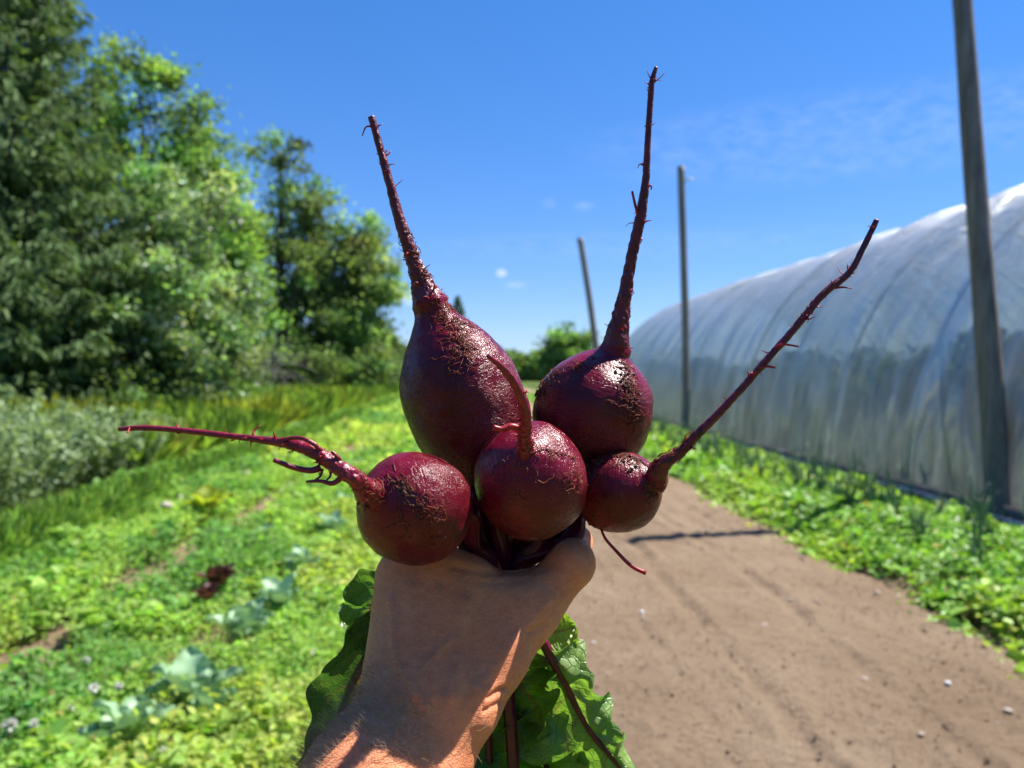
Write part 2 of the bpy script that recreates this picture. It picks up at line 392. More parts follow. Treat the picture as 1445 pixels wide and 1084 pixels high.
for th0 in (math.pi / 2,):
    x0, z0 = arch(np.array([th0]), .975); b = MB(); b.tube([(x0[0], GY0, z0[0]), (x0[0], GY1, z0[0])], .022, seg=6); put(b.build('purlin', mt, gh))
b = MB(); b.box((GX0 - .07, GY0, .0), (GX0 - .02, GY1, .17)); put(b.build('baseboard', M_POLE_B, gh, False))
b = MB(); b.tube([(GX0 - .16 + .04 * math.sin(k * 1.3), GY0 + k * 1.0, .06 + .015 * math.sin(k * 2.1)) for k in range(33)], .04, seg=8, n=160)
mpp, nt_ = new_mat('rolled_film'); p_ = bsdf(nt_, (.35, .37, .38), .4, .5); nt_.links.new(ramp(nt_, noise(nt_, 3, 4, .6, obj_co(nt_)).outputs[0], [(.35, (.05, .055, .06)), (.75, (.5, .52, .54))]), p_.inputs['Base Color']); out(nt_, p_.outputs[0])
put(b.build('rolled_film_edge', mpp, gh))

# ------------------------------------------------------------------ wooden poles
def pole(base, top, r0, r1, label, mat):
    base = np.array(base); top = np.array(top); n = 40; t = np.linspace(0, 1, n)[:, None]
    c = (top - base) * t; c[:, :2] += .02 * np.stack([np.sin(t[:, 0] * 5 + base[1]), np.cos(t[:, 0] * 4)], -1)
    V, Q, T, nr = ring_mesh(c, np.linspace(r0, r1, n), 20)
    V[:n * 20] += nr * (.008 * fbm(V[:n * 20] * (9, 9, .8), 3, int(base[1] * 10)))[:, None]
    o = mesh('wooden_pole', V, [Q, T], mat); o.location = base
    return tag(o, label, 'pole', 'leaning wooden poles along the greenhouse')
p1 = pole((5.29, 7.45, -.1), (5.37, 8.43, 7.1), .125, .09, 'thick weathered wooden pole nearest the camera, crossing the greenhouse at right', M_POLE_B)
p2 = pole((5.16, 18.4, -.1), (5.02, 18.4, 6.45), .1, .085, 'middle grey wooden pole rising at the far half of the greenhouse', M_POLE)
p3 = pole((5.1, 29.4, -.1), (4.05, 29.2, 6.6), .13, .12, 'farthest grey pole, leaning left beside the end of the greenhouse', M_POLE)
b = MB(); b.tube([(-.10, 0, 6.2), (.02, -.12, 6.24), (.12, -.1, 6.2)], .02, seg=6, n=8); o = b.build('wire_bracket', mt, p2)

# ------------------------------------------------------------------ trees
M_SHINE = leaf_mat('leaf_shiny', .45, .33, .6)
def crown_tree(name, label, xy, H, blobs, nclus, nleaf, size, col, trunk_r, group=None, spread=.55, lean=(0, 0), limbs=40, seed=1, mat=None, cat='tree', sprays=0, trunk_top=.85):
    """blobs: (dx, dz, rx, ry, rz); leaf clusters fill them unevenly, limbs run from the trunk to the clusters"""
    rng = np.random.default_rng(seed)
    root = tag(empty(name, (xy[0], xy[1], 0)), label, cat, group)
    cl = []
    vol = np.array([b[2] * b[3] * b[4] for b in blobs]); cnt = np.maximum(3, (nclus * vol ** .75 / (vol ** .75).sum()).astype(int))
    for b, k in zip(blobs, cnt):
        v = unit(rng.normal(size=(k, 3))) * (rng.uniform(.12, 1, (k, 1)) ** .45)
        v *= 1 + .25 * rng.normal(size=(k, 1)) * .6
        cl.append(np.stack([b[0] + v[:, 0] * b[2], v[:, 1] * b[3], b[1] + v[:, 2] * b[4]], -1))
    cl = np.concatenate(cl); cl = cl[cl[:, 2] > .25]
    k = len(cl); per = rng.integers(int(nleaf * .45), int(nleaf * 1.5), k)
    idx = np.repeat(np.arange(k), per); n = len(idx)
    cs = spread * rng.uniform(.55, 1.35, k)
    off = rng.normal(size=(n, 3)) * np.array([1, 1, .62]) * cs[idx][:, None] * .62
    c = cl[idx] + off
    c[:, 2] = np.maximum(c[:, 2], .1)
    tone = np.clip(1 + .36 * rng.normal(size=k), .35, 2); hue = 1 + .09 * rng.normal(size=(k, 3))
    cc = np.clip(np.array(col) * tone[idx][:, None] * hue[idx] * (1 + .18 * rng.normal(size=(n, 1))), .004, .6)
    d = rdir(n, -.35); up = rdir(n, 1.1)
    s = size * rng.uniform(.6, 1.4, n)
    V, Q, C = leaves(c, d, up, s, s * .62, cc)
    cr = mesh('crown', V, Q, mat or M_LEAF, root, C, smooth=False)
    b = MB()
    tp = [np.array([lean[0] * f + .12 * math.sin(f * 7 + seed), lean[1] * f + .1 * math.cos(f * 6 + seed), H * trunk_top * f - .2]) for f in np.linspace(0, 1, 9)]
    b.tube(smooth_path(tp, 40), np.linspace(trunk_r, trunk_r * .18, 40), seg=10)
    for t in cl[rng.choice(k, min(limbs, k), replace=False)]:
        f = np.clip((t[2] * .62) / H / trunk_top * rng.uniform(.75, 1.05), .06, .96); a = np.array([np.interp(f, np.linspace(0, 1, 9), [q[i] for q in tp]) for i in range(3)])
        mid = a * .45 + t * .55 + np.array([0, 0, -.08 * np.linalg.norm(t - a)]) + rng.normal(size=3) * .12
        b.tube(smooth_path([a, mid, t], 10), trunk_r * (.34 - .2 * f), trunk_r * .05, seg=5)
    b.build('trunk', M_BARK, root)
    return root

def spruce(label, xy, H, rad, seed, z0=.4):
    rng = np.random.default_rng(seed); root = tag(empty('spruce_tree', (xy[0], xy[1], 0)), label, 'tree')
    b = MB(); b.tube([(0, 0, -.2), (.05, 0, H * .5), (0, 0, H)], .26, .02, seg=10, n=30)
    Cs, Ds, Us, Ls = [], [], [], []
    z = z0
    while z < H - .1:
        f = z / H; L = rad * (1 - f) ** .72 * (1.0 if f > .12 else .9); nb = int(9 + 4 * (1 - f))
        a0 = rng.uniform(0, 6.28)
        for q in range(nb):
            a = a0 + q * 6.283 / nb + rng.normal() * .18; Lb = L * rng.uniform(.68, 1.18)
            rise = .25 - .75 * (1 - f); t = np.linspace(0, 1, 9)
            zz = z + Lb * (rise * .55 * t + .28 * t ** 3) + rng.normal() * .1
            px, py = np.cos(a) * Lb * t, np.sin(a) * Lb * t
            pts = np.stack([px, py, zz], -1)
            b.tube(pts, .04 * (1 - f) + .012, .006, seg=4)
            m = int(70 * max(Lb, .5)); u = rng.uniform(.12, 1.0, m) ** .8
            c = np.stack([np.interp(u, t, pts[:, i]) for i in range(3)], -1)
            side = np.array([-np.sin(a), np.cos(a), 0]); fw = np.array([np.cos(a), np.sin(a), -.1])
            sg = rng.choice([-1, 1], m)[:, None]; wid = (.42 * Lb * (1 - u * .8) * rng.uniform(0, 1, m) ** 1.2)[:, None]
            c = c + side * sg * wid + fw * wid * .4; c[:, 2] -= rng.uniform(0, .28, m) * (.4 + wid[:, 0])
            d = unit(side * sg * .5 + fw * .55 + np.array([0, 0, -.75]) * rng.uniform(.2, 1.5, (m, 1)) + rng.normal(size=(m, 3)) * .25)
            Cs.append(c); Ds.append(d); Us.append(unit(rng.normal(size=(m, 3)) + [0, 0, .7])); Ls.append(rng.uniform(.14, .36, m))
        z += .27 + .13 * f
    C = np.concatenate(Cs); n = len(C); L = np.concatenate(Ls)
    tone = 1 + .35 * fbm(C * .9 + seed, 3, seed)
    cc = np.clip(np.array((.12, .19, .075)) * tone[:, None] * (1 + .2 * rng.normal(size=(n, 1))) + np.array((.035, .03, .012)) * (rng.random((n, 1)) < .08), .004, .3)
    V, Q, K = leaves(C, np.concatenate(Ds), np.concatenate(Us), L, L * .24, cc, .1, -.15)
    mesh('crown', V, Q, M_NEEDLE, root, K, smooth=False); b.build('trunk', M_BARK, root); return root

spruce('tall dark spruce with drooping branches at the left edge of the photo', AT(-5, 20), 17.5, 3.7, 3)
spruce('second dark spruce behind the tall one, cut off by the left edge', AT(-170, 25), 19, 4.6, 5)

SILV = (.27, .39, .19); MID = (.18, .30, .085); YEL = (.21, .35, .09); DARK = (.155, .235, .085)
crown_tree('poplar_tree', 'broad silvery leaved poplar standing right of the tall spruce', AT(238, 22.5), 7.6,
           [(0, 4.6, 2.4, 2.0, 2.6), (-1.3, 2.8, 2.0, 1.9, 1.9), (1.2, 2.6, 1.7, 1.6, 1.7), (.4, 6.5, 1.3, 1.2, 1.3), (-1.5, 5.2, 1.3, 1.3, 1.4), (-.3, 1.2, 2.7, 1.8, .9)], 150, 150, .15, SILV, .16, seed=21, mat=M_SHINE, spread=.46)
crown_tree('maple_tree', 'tall bright green maple behind the silvery poplar, its top the highest of the leafy trees', AT(205, 31), 15.0,
           [(-.4, 12.6, 1.7, 1.6, 2.0), (-1.6, 9.5, 2.4, 2.2, 2.6), (1.4, 10.6, 1.8, 1.8, 1.9), (.8, 7.6, 2.8, 2.2, 2.4), (-.5, 4.6, 3.0, 2.4, 2.4), (2.2, 8.6, 1.2, 1.2, 1.2)], 190, 125, .2, MID, .26, spread=.72, seed=22)
crown_tree('maple_tree', 'leafy maple with a feathery top between the bright maple and the sparse ash', AT(292, 32), 12.2,
           [(-.2, 9.9, 1.3, 1.3, 1.8), (.3, 7.6, 1.7, 1.6, 1.9), (-.5, 5.4, 2.0, 1.8, 1.8), (1.0, 9.0, .8, .8, .8)], 100, 125, .19, MID, .2, spread=.65, seed=23)
crown_tree('birch_tree', 'yellow green birch lit by the sun on the right edge of the near trees', AT(330, 29), 8.2,
           [(0, 6.2, 1.0, 1.0, 1.6), (.2, 4.4, 1.25, 1.2, 1.7), (-.2, 2.6, 1.3, 1.2, 1.4)], 80, 130, .16, YEL, .13, spread=.5, seed=24)
crown_tree('ash_tree', 'sparse tall ash with sky showing through its twigs, leftmost of the far group', AT(398, 44), 15.4,
           [(-.6, 13.6, 1.2, 1.2, 1.5), (.5, 11.6, 1.5, 1.4, 1.5), (-.9, 9.6, 1.5, 1.4, 1.6), (.7, 8.2, 1.6, 1.5, 1.6), (-.3, 5.6, 1.9, 1.8, 2.0), (.8, 14.2, .7, .7, .8)], 70, 95, .24, DARK, .22, spread=.7, seed=25, limbs=80)
crown_tree('ash_tree', 'full crowned ash in the middle of the far group of trees', AT(452, 46), 13.2,
           [(0, 11.0, 1.4, 1.4, 1.7), (-.8, 9.0, 1.8, 1.7, 1.8), (1.0, 7.6, 2.0, 1.8, 1.9), (0, 4.8, 2.4, 2.0, 2.2)], 100, 100, .25, tuple(np.array(DARK) * 1.15), .25, spread=.75, seed=26, limbs=60)
crown_tree('ash_tree', 'rounded rightmost ash of the far group, its side dropping to the treeline', AT(507, 47), 11.4,
           [(0, 9.2, 1.5, 1.5, 1.6), (.4, 7.2, 2.0, 1.8, 1.9), (-.6, 5.0, 2.2, 2.0, 2.0), (.7, 3.0, 2.0, 1.8, 1.7)], 125, 130, .25, tuple(np.array(DARK) * 1.3), .25, spread=.75, seed=27, limbs=60)
# understorey
crown_tree('bush', 'dark bush in the shade under the poplar and the spruce', AT(150, 21), 2.6, [(0, 1.2, 2.6, 1.4, 1.0)], 60, 130, .13, DARK, .07, seed=31, cat='bush')
crown_tree('bush', 'light green bush at the foot of the yellow green birch', AT(325, 25), 2.0, [(0, .9, 1.1, 1.0, .8)], 30, 120, .12, YEL, .05, seed=32, cat='bush')
crown_tree('bush', 'dark thicket under the far group of ash trees', AT(470, 43), 4, [(-1.5, 1.6, 2.4, 1.6, 1.4), (1.6, 1.4, 2.4, 1.6, 1.3)], 60, 130, .22, DARK, .08, spread=.7, seed=33, cat='bush')
b = MB(); rng = np.random.default_rng(5)
for k in range(60):
    a = rng.uniform(0, 6.28); L = rng.uniform(.8, 2.4); z0 = rng.uniform(.2, 2.6)
    b.tube([(0, 0, z0), (math.cos(a) * L * .5, math.sin(a) * L * .5, z0 + .2), (math.cos(a) * L, math.sin(a) * L, z0 - .1 + rng.normal() * .3)], .03, .006, seg=4, n=6)
b.tube([(0, 0, -.1), (.1, 0, 3.4)], .09, .03, seg=8, n=8)
o = b.build('dead_tree', bark_mat('dead_wood', (.13, .11, .1), (.3, .27, .25)), None); o.location = (*AT(385, 38), 0)
tag(o, 'bare grey dead tree with dry twigs low under the sparse ash', 'dead tree')
crown_tree('far_tree', 'lone rounded tree far off beyond the path, left of the farthest pole', AT(800, 85), 7.2, [(0, 4.6, 2.3, 2, 1.8), (-1.2, 2.6, 2.2, 2, 1.5), (1.4, 2.8, 2, 2, 1.5)], 70, 110, .4, MID, .2, spread=.9, seed=41)
spr = spruce('dark pointed conifer far off, only its tip showing behind the largest beet', AT(646, 90), 10.5, 2.4, 9)
# far-off wood along the horizon, one mass with trees added behind the camera
rng = np.random.default_rng(77); n = 56000
u = rng.uniform(0, 1, n); px = 200 + 820 * u
top = 2.6 + 2.2 * fbm(np.stack([u * 15, u * 0, u * 0], -1), 4, 3) + 2.8 * np.clip((640 - px) / 110, 0, 1) + .5
dep = rng.uniform(120, 150, n); z = rng.uniform(0, 1, n) ** .8 * np.maximum(top, 1) * 1.35
pp = P(722.5, 542, 1) - np.array((0, 0, CAM_H)); rt = np.array(CR @ Vector((1, 0, 0)))
fw = np.array(CR @ Vector((0, 0, -1)))
c = fw * dep[:, None] + rt * ((px - 722.5) / FPX * dep)[:, None]; c[:, 2] = z
nb_ = 30000; ab_ = R(180) + R(200) * RNG.random(nb_) + R(-12); rb_ = RNG.uniform(24, 31, nb_); cb_ = np.stack([np.cos(ab_) * rb_, np.sin(ab_) * rb_, np.zeros(nb_)], -1)  # unseen half ring of trees, added to block low blue skylight from behind
cb_[:, 2] = RNG.random(nb_) * (7 + 3 * fbm(np.stack([ab_ * 9, ab_ * 0, ab_ * 0], -1), 3, 8)); c = np.vstack([c, cb_]); n = len(c)
cc = jitter((.15, .23, .09), n, .3, .1) * (1 + .35 * fbm(c * .18, 3, 2))[:, None]
V, Q, C = leaves(c, rdir(n), rdir(n, 1), rng.uniform(.5, 1.1, n), rng.uniform(.4, .8, n), cc)
tag(mesh('distant_wood_added_trees', V, Q, M_LEAF, None, C, smooth=False), 'low green wood along the horizon, with unseen trees added behind the camera', 'wood', kind='stuff')
b = MB(); b.box((-.11, -.11, 0), (.11, .11, 2.0)); b.box((-.14, -.14, 2.0), (.14, .14, 2.06)); o = b.build('white_post', M_POLE, None, False)
mw, nt_ = new_mat('whitewashed_wood'); p_ = bsdf(nt_, (.5, .48, .44), .8, .2); nt_.links.new(ramp(nt_, noise(nt_, 5, 4, .6, obj_co(nt_)).outputs[0], [(.3, (.35, .34, .3)), (.7, (.6, .58, .54))]), p_.inputs['Base Color']); out(nt_, p_.outputs[0])
o.data.materials.clear(); o.data.materials.append(mw); o.location = (*AT(556, 58), -.2); tag(o, 'short whitish post standing in the grass left of the largest beet', 'post')

# ------------------------------------------------------------------ tall grass, weeds, right bed (ground cover)
def blades(x, y, z, h, col, wid=.02, lean=.35):
    n = len(x); c = np.stack([x, y, z], -1); d = unit(np.stack([RNG.normal(0, lean, n), RNG.normal(0, lean, n), np.ones(n)], -1))
    return leaves(c, d, rdir(n), h, wid, col, .05, -.25)
def build_leaves(name, parts, mat, label, cat):
    k = 0; Vs, Qs, Cs = [], [], []
    for V, Q, C in parts: Vs.append(V); Qs.append(Q + k); Cs.append(C); k += len(V)
    return tag(mesh(name, np.concatenate(Vs), np.concatenate(Qs), mat, None, np.concatenate(Cs), smooth=False), label, cat, kind='stuff')
n = 60000
y = 11 + 55 * RNG.random(n) ** 1.4; x = -4.6 - (.2 * y + 6.5) * RNG.random(n) ** 1.2
pt = np.stack([x, y, y * 0], -1); hh = (.75 + .35 * fbm(pt * .5, 3, 6)) * RNG.uniform(.5, 1.25, n)
k = fbm(pt * .35, 3, 12)[:, None]
colr = np.where(k > .18, np.array((.28, .33, .05)), np.array((.18, .29, .05))); rd = (fbm(pt * (.6, .3, 1), 2, 31)[:, None] > .42); colr = np.where(rd, np.array((.2, .14, .07)), colr)
cc = np.clip(colr * (1 + .25 * RNG.normal(size=(n, 1))), .01, .5)
build_leaves('tall_grass', [blades(x, y, y * 0, hh, cc, .035 + .0012 * y)], M_LEAF, 'tall yellow green grass growing along the foot of the trees', 'grass')

def cover(n, xr, yr, ypow, hfun, colfun, size, keep=None, big=.2):
    y = yr[0] + (yr[1] - yr[0]) * RNG.random(n) ** ypow; x = RNG.uniform(xr[0], xr[1], n)
    if keep is not None: m = keep(x, y); x, y = x[m], y[m]
    hollow = fbm(np.stack([x * 3.4, y * 2.6, y * 0], -1), 3, 71) + .25 * RNG.normal(size=len(x)); m = hollow > -.34; x, y = x[m], y[m]
    n = len(x); pt = np.stack([x, y, y * 0], -1)
    H = hfun(pt); z = H * RNG.random(n) ** .55
    s = size * RNG.uniform(.5, 1.5, n) * (1 + y * .035) * (.62 + .75 * np.clip(.5 + fbm(pt * (2.2, 1.8, 1) + 40, 3, 61), 0, 1)); s = np.where(RNG.random(n) < big, s * 1.5, s)
    d = unit(np.stack([RNG.normal(size=n), RNG.normal(size=n), RNG.normal(.15, .45, n)], -1)); up = unit(RNG.normal(size=(n, 3)) * .6 + [0, 0, 1])
    return leaves(np.stack([x, y, z], -1), d, up, s, s * RNG.uniform(.5, .8, n), colfun(pt, z / np.maximum(H, .01)))
def path_keep(x, y):
    e = .12 * fbm(np.stack([y * .9, y * 0, y * 0], -1), 3, 3)
    gap = np.clip(fbm(np.stack([y * .55, y * 0 + 4, y * 0], -1), 2, 7) + .28, 0, 1) * .3 + .2 * np.exp(-((y - 4.0) / .38) ** 2)
    ok = np.abs(x + 2.26 + e) > gap * (RNG.random(len(x)) * .7 + .65)
    for xf, sd_ in ((-.98, 9), (-3.1, 14)):
        gf = np.clip(fbm(np.stack([y * .8, y * 0 + sd_, y * 0], -1), 3, 7 + sd_) + .15, 0, 1) * .12
        ok &= np.abs(x - xf + e * .7) > gf * (RNG.random(len(x)) * .9 + .55)
    return ok
def h_left(pt):
    base = .19 + .16 * fbm(pt * (1.6, 1.2, 1), 3, 2) + .11 * fbm(pt * 5, 2, 4)
    edge = np.clip((-.32 - pt[:, 0] + .12 * fbm(pt * (0, 1.3, 0), 2, 5)) / .3, .12, 1)
    return np.maximum(base, .04) * edge
def c_left(pt, f):
    k = fbm(pt * (1.1, .7, 1), 3, 14)[:, None]; n = len(pt)
    c = np.where(k > .2, np.array((.37, .48, .11)), np.where(k > -.18, np.array((.29, .46, .10)), np.array((.18, .35, .09))))
    c = np.where(RNG.random((n, 1)) < .010, np.array((.30, .30, .07)), c)
    return np.clip(c * (1 + .22 * RNG.normal(size=(n, 1))) * (1 + .08 * RNG.normal(size=(n, 3))), .01, .6)
parts = [cover(280000, (-4.3, -.38), (2.3, 11), 1.35, h_left, c_left, .026, path_keep),
         cover(9000, (-4.3, -.45), (2.3, 14), 1.3, h_left, c_left, .055, lambda x, y: path_keep(x, y) & (fbm(np.stack([x * 1.6, y * 1.1, y * 0], -1), 3, 91) > .12)),
         cover(75000, (-4.3, -.38), (11, 60), 1.6, h_left, c_left, .055, path_keep)]
ng = 9000; yg_ = 2.4 + 14 * RNG.random(ng) ** 1.4; xg_ = RNG.uniform(-4.3, -.45, ng); mk = path_keep(xg_, yg_) & (fbm(np.stack([xg_ * 1.3, yg_ * .9, yg_ * 0], -1), 3, 81) > -.1); xg_, yg_ = xg_[mk], yg_[mk]; ng = len(xg_)
parts.append(blades(xg_, yg_, h_left(np.stack([xg_, yg_, yg_ * 0], -1)) * .5, RNG.uniform(.05, .16, ng), jitter((.2, .34, .07), ng, .25, .08), .009, .5))
build_leaves('weeds', parts, M_LEAF, 'dense mixed weeds covering the vegetable beds left of the hand', 'weeds')
# feathery row at the far side of the left bed (reads as a smooth bright band)
n = 60000; y = 5.5 + 55 * RNG.random(n) ** 1.5; x = -3.75 + RNG.normal(0, .3, n)
cc = jitter((.19, .33, .07), n, .2, .06)
build_leaves('carrot_row', [blades(x, y, y * 0 + .02, RNG.uniform(.2, .42, n) * np.exp(-((x + 3.75) / .5) ** 2), cc, .016 + .001 * y, .6)], M_LEAF, 'feathery bright green crop row between the weedy beds and the silvery bushes', 'crop row')

def h_right(pt): return np.maximum(.22 + .13 * fbm(pt * (1.8, 1.4, 1), 3, 22), .04) * np.clip((pt[:, 0] - 2.75 + .3 * fbm(pt * (0, 1.5, 0), 4, 27)) / .42, .12, 1) * np.clip((4.85 - pt[:, 0]) / .3, .15, 1)
def c_right(pt, f):
    n = len(pt); k = fbm(pt * (1.4, 1.0, 1), 3, 24)[:, None]
    c = np.where(k > .05, np.array((.31, .48, .08)), np.array((.22, .41, .07)))
    c = np.where(RNG.random((n, 1)) < .012, np.array((.36, .30, .07)), c)
    return np.clip(c * (1 + .22 * RNG.normal(size=(n, 1))) * (1 + .07 * RNG.normal(size=(n, 3))), .01, .6)
def keep_r(x, y): return x > 2.84 + .42 * fbm(np.stack([y * 1.5, y * 0, y * 0], -1), 4, 27) + .12 * np.abs(RNG.normal(size=len(x))) * np.sign(RNG.random(len(x)) - .3)
parts = [cover(80000, (2.55, 4.85), (3.0, 11), 1.3, h_right, c_right, .04, keep_r),
         cover(38000, (2.6, 4.85), (11, 45), 1.5, h_right, c_right, .06, keep_r)]
build_leaves('leafy_greens', parts, M_GLOSS, 'low bright leafy greens filling the bed beside the greenhouse', 'greens')
# crop mass dimly seen inside the greenhouse
n = 130000; y = RNG.uniform(0, 30.5, n); row = RNG.choice([6.75, 6.75, 7.9, 9.2, 10.6, 12.0, 13.0], n); x = row + np.clip(RNG.normal(0, .22, n), -.5, .5)
H = 1.55 + 1.0 * fbm(np.stack([row * 3.3, y * .45, y * 0], -1), 3, 2) + .3 * fbm(np.stack([row, y * 2.2, y * 0], -1), 2, 5); z = H * RNG.random(n) ** .8
s = RNG.uniform(.1, .24, n)
build_leaves('tomato_rows', [leaves(np.stack([x, y, z], -1), rdir(n, -.3), rdir(n, .8), s, s * .6, jitter((.045, .085, .025), n, .3, .1))], M_LEAF, 'dark rows of tall crop plants dimly visible inside the plastic greenhouse', 'crop')

# silvery bushes bank on the far left
spots = [(6.2, -5.1, 1.0), (7.4, -5.5, 1.12), (8.6, -5.3, 1.05), (9.8, -5.6, 1.15), (11.0, -5.2, .95), (7.0, -6.6, 1.3), (9.0, -7.0, 1.3), (12.6, -5.4, .8)]
labs = ['silvery weed bush nearest the camera, at the left edge below the spruce', 'silvery weed bush just behind the nearest one at the left edge',
        'silvery weed bush in the middle of the bank left of the crop row', 'silvery weed bush next to the tip of the long horizontal taproot',
        'low silvery weed bush at the right of the bank, under the horizontal taproot', 'tall silvery bush at the back of the bank by the left edge',
        'tall silvery bush at the back of the bank below the poplar', 'smallest farthest silvery bush where the bank meets the tall grass']
for k, (yy_, xx_, h_) in enumerate(spots):
    rng = np.random.default_rng(100 + k); n = 5200; ns = 120
    root = tag(empty('weed_bush', (xx_, yy_, 0)), labs[k], 'bush', 'silvery weed bushes along the left bank')
    a = rng.uniform(0, 6.28, ns); rr_ = .75 * rng.random(ns) ** .5; top = np.stack([np.cos(a) * rr_ * 1.25, np.sin(a) * rr_ * 1.25, h_ * (1.05 - .45 * (rr_ / .75) ** 2) * rng.uniform(.8, 1.1, ns)], -1)
    bot = np.stack([np.cos(a) * rr_ * .7, np.sin(a) * rr_ * .7, np.zeros(ns)], -1); i = rng.integers(0, ns, n); t = rng.random((n, 1)) ** .6
    c = bot[i] * (1 - t) + top[i] * t; d = unit(rng.normal(size=(n, 3)) * [1, 1, .5] + [0, 0, .5]); s = rng.uniform(.05, .11, n)
    cc = np.clip(np.array((.28, .37, .21)) * (1 + .25 * rng.normal(size=(n, 1))), .02, .6)
    V, Q, C = leaves(c, d, rdir(n, .6), s, s * .36, cc); mesh('foliage', V, Q, M_GLOSS, root, C, smooth=False)
    b = MB()
    for q in range(0, ns, 3): b.tube([bot[q], (bot[q] + top[q]) / 2 + [0, 0, .04], top[q]], .008, .002, seg=4, n=5, col=(.12, .17, .06))
    b.build('stems', M_LEAF, root)

# ------------------------------------------------------------------ plants one can tell apart
def blade_grid(L, Wd, nl=12, nw=7, arch_=.35, cup=.12, ruf=.05, seed=0, pw=.8):
    t = np.linspace(0, 1, nl); s = np.linspace(-1, 1, nw); tg, sg = np.meshgrid(t, s, indexing='ij')
    wv = np.sin(np.pi * np.clip(.06 + .94 * tg, 0, 1) ** pw) ** .75 * Wd
    x = sg * wv; y = L * (tg - .15 * arch_ * tg ** 2); z = L * arch_ * (np.sin(tg * 2.0) * .7 - tg ** 2 * .55) + cup * Wd * sg ** 2 * 1.2 + ruf * Wd * np.abs(sg) * np.sin(tg * 17 + seed + sg * 2)
    return np.stack([x, y, z], -1).reshape(-1, 3), gridq(nl, nw)
def rotz(V, a):
    c, s = math.cos(a), math.sin(a); return V @ np.array([[c, s, 0], [-s, c, 0], [0, 0, 1]])
def rotx(V, a):
    c, s = math.cos(a), math.sin(a); return V @ np.array([[1, 0, 0], [0, c, s], [0, -s, c]])
def rosette(name, label, cat, group, nleaf, L, Wd, col, mat, seed, tilt=(.25, .9), cup=.3):
    rng = np.random.default_rng(seed); root = tag(empty(name), label, cat, group)
    for k in range(nleaf):
        f = k / nleaf; V, Q = blade_grid(L * rng.uniform(.75, 1.1), Wd * rng.uniform(.8, 1.1), cup=cup, ruf=.12, seed=k)
        V[:, 1] += L * .28; V = rotx(V, tilt[0] + (tilt[1] - tilt[0]) * f); V = rotz(V, k * 2.4 + rng.normal() * .2)
        c = np.clip(np.array(col) * (1 + .15 * rng.normal()), .01, .6)
        b = MB(); b.add(V, Q, None, c)
        sx = rotz(rotx(np.array([(0, 0, 0), (0, L * .3, 0), (0, L * .8, L * .12)]), tilt[0] + (tilt[1] - tilt[0]) * f), math.atan2(-V[:, 0].mean(), V[:, 1].mean()))
        b.tube(sx, L * .03, L * .01, seg=5, n=8, col=np.array(col) * 1.3)
        b.build('leaf', mat, root)
    return root
cab = rosette('cabbage_plant', '', 'cabbage', 'bluish cabbage plants among the weeds', 9, .19, .08, (.30, .46, .27), M_BLUE, 3, (.45, 1.1))
CAB = [(270, 1010, 1.15, 'large bluish cabbage plant at the bottom left, nearest but one to the camera'), (185, 1078, 1.1, 'bluish cabbage plant cut off by the bottom edge of the photo'),
       (345, 905, 1.05, 'bluish cabbage plant left of the wrist, with a dark gap beside it'), (395, 862, 1.0, 'bluish cabbage plant standing up the row from the one left of the wrist'),
       (430, 815, 1.1, 'pale bluish cabbage plant just left of the hand below the front beet'), (300, 1030, .8, 'small bluish cabbage plant close against the large one'),
       (370, 770, .95, 'bluish cabbage plant behind the purple lettuces'), (470, 750, 1.0, 'bluish cabbage plant close to the left side of the front beet'), (488, 712, .9, 'farthest bluish cabbage plant, touching the outline of the front beet')]
for k, (px, py, s, lab) in enumerate(CAB):
    g_ = G(px, py + 18); loc = (g_[0], g_[1], .06)
    if k == 0: cab.location = loc; cab.scale = (s,) * 3; cab['label'] = lab
    else: copy_thing(cab, loc, k * 1.7, s, lab)
let = rosette('lettuce_plant', 'dark purple lettuce among the green weeds, the larger of two', 'lettuce', 'purple lettuces among the weeds', 10, .13, .06, (.11, .04, .045), M_GLOSS, 8, (.4, 1.1))
g_ = G(308, 832); let.location = (g_[0] * .9, g_[1] * .9, .17); let.scale = (1.0,) * 3
g_ = G(292, 848); copy_thing(let, (g_[0] * .9, g_[1] * .9, .14), 1, .8, 'smaller reddish brown lettuce just in front of the dark purple one')
yl = rosette('squash_plant', 'bright yellow green leafy plant under the horizontal taproot', 'plant', None, 9, .17, .08, (.33, .40, .05), M_LEAF, 12)
g_ = G(293, 728); yl.location = (g_[0] * .9, g_[1] * .9, .2); yl.scale = (1.3,) * 3
bean = rosette('leafy_plant', '', 'plant', 'broad leafed plants among the weeds', 8, .12, .06, (.20, .40, .07), M_LEAF, 17, (.3, .9))
rb = np.random.default_rng(23)
for k in range(34):
    y_ = 2.7 + 7.5 * rb.random() ** 1.4; x_ = rb.choice([-.75, -1.3, -1.9, -2.75, -3.4]) + rb.normal(0, .1); s_ = rb.uniform(.6, 1.25)
    o = bean if k == 0 else copy_thing(bean, (x_, y_, .1), rb.uniform(0, 6.28), s_)
    o.location = (x_, y_, .1); o.scale = (s_,) * 3; o['label'] = 'low bright green broad leafed plant in the weedy rows left of the hand'
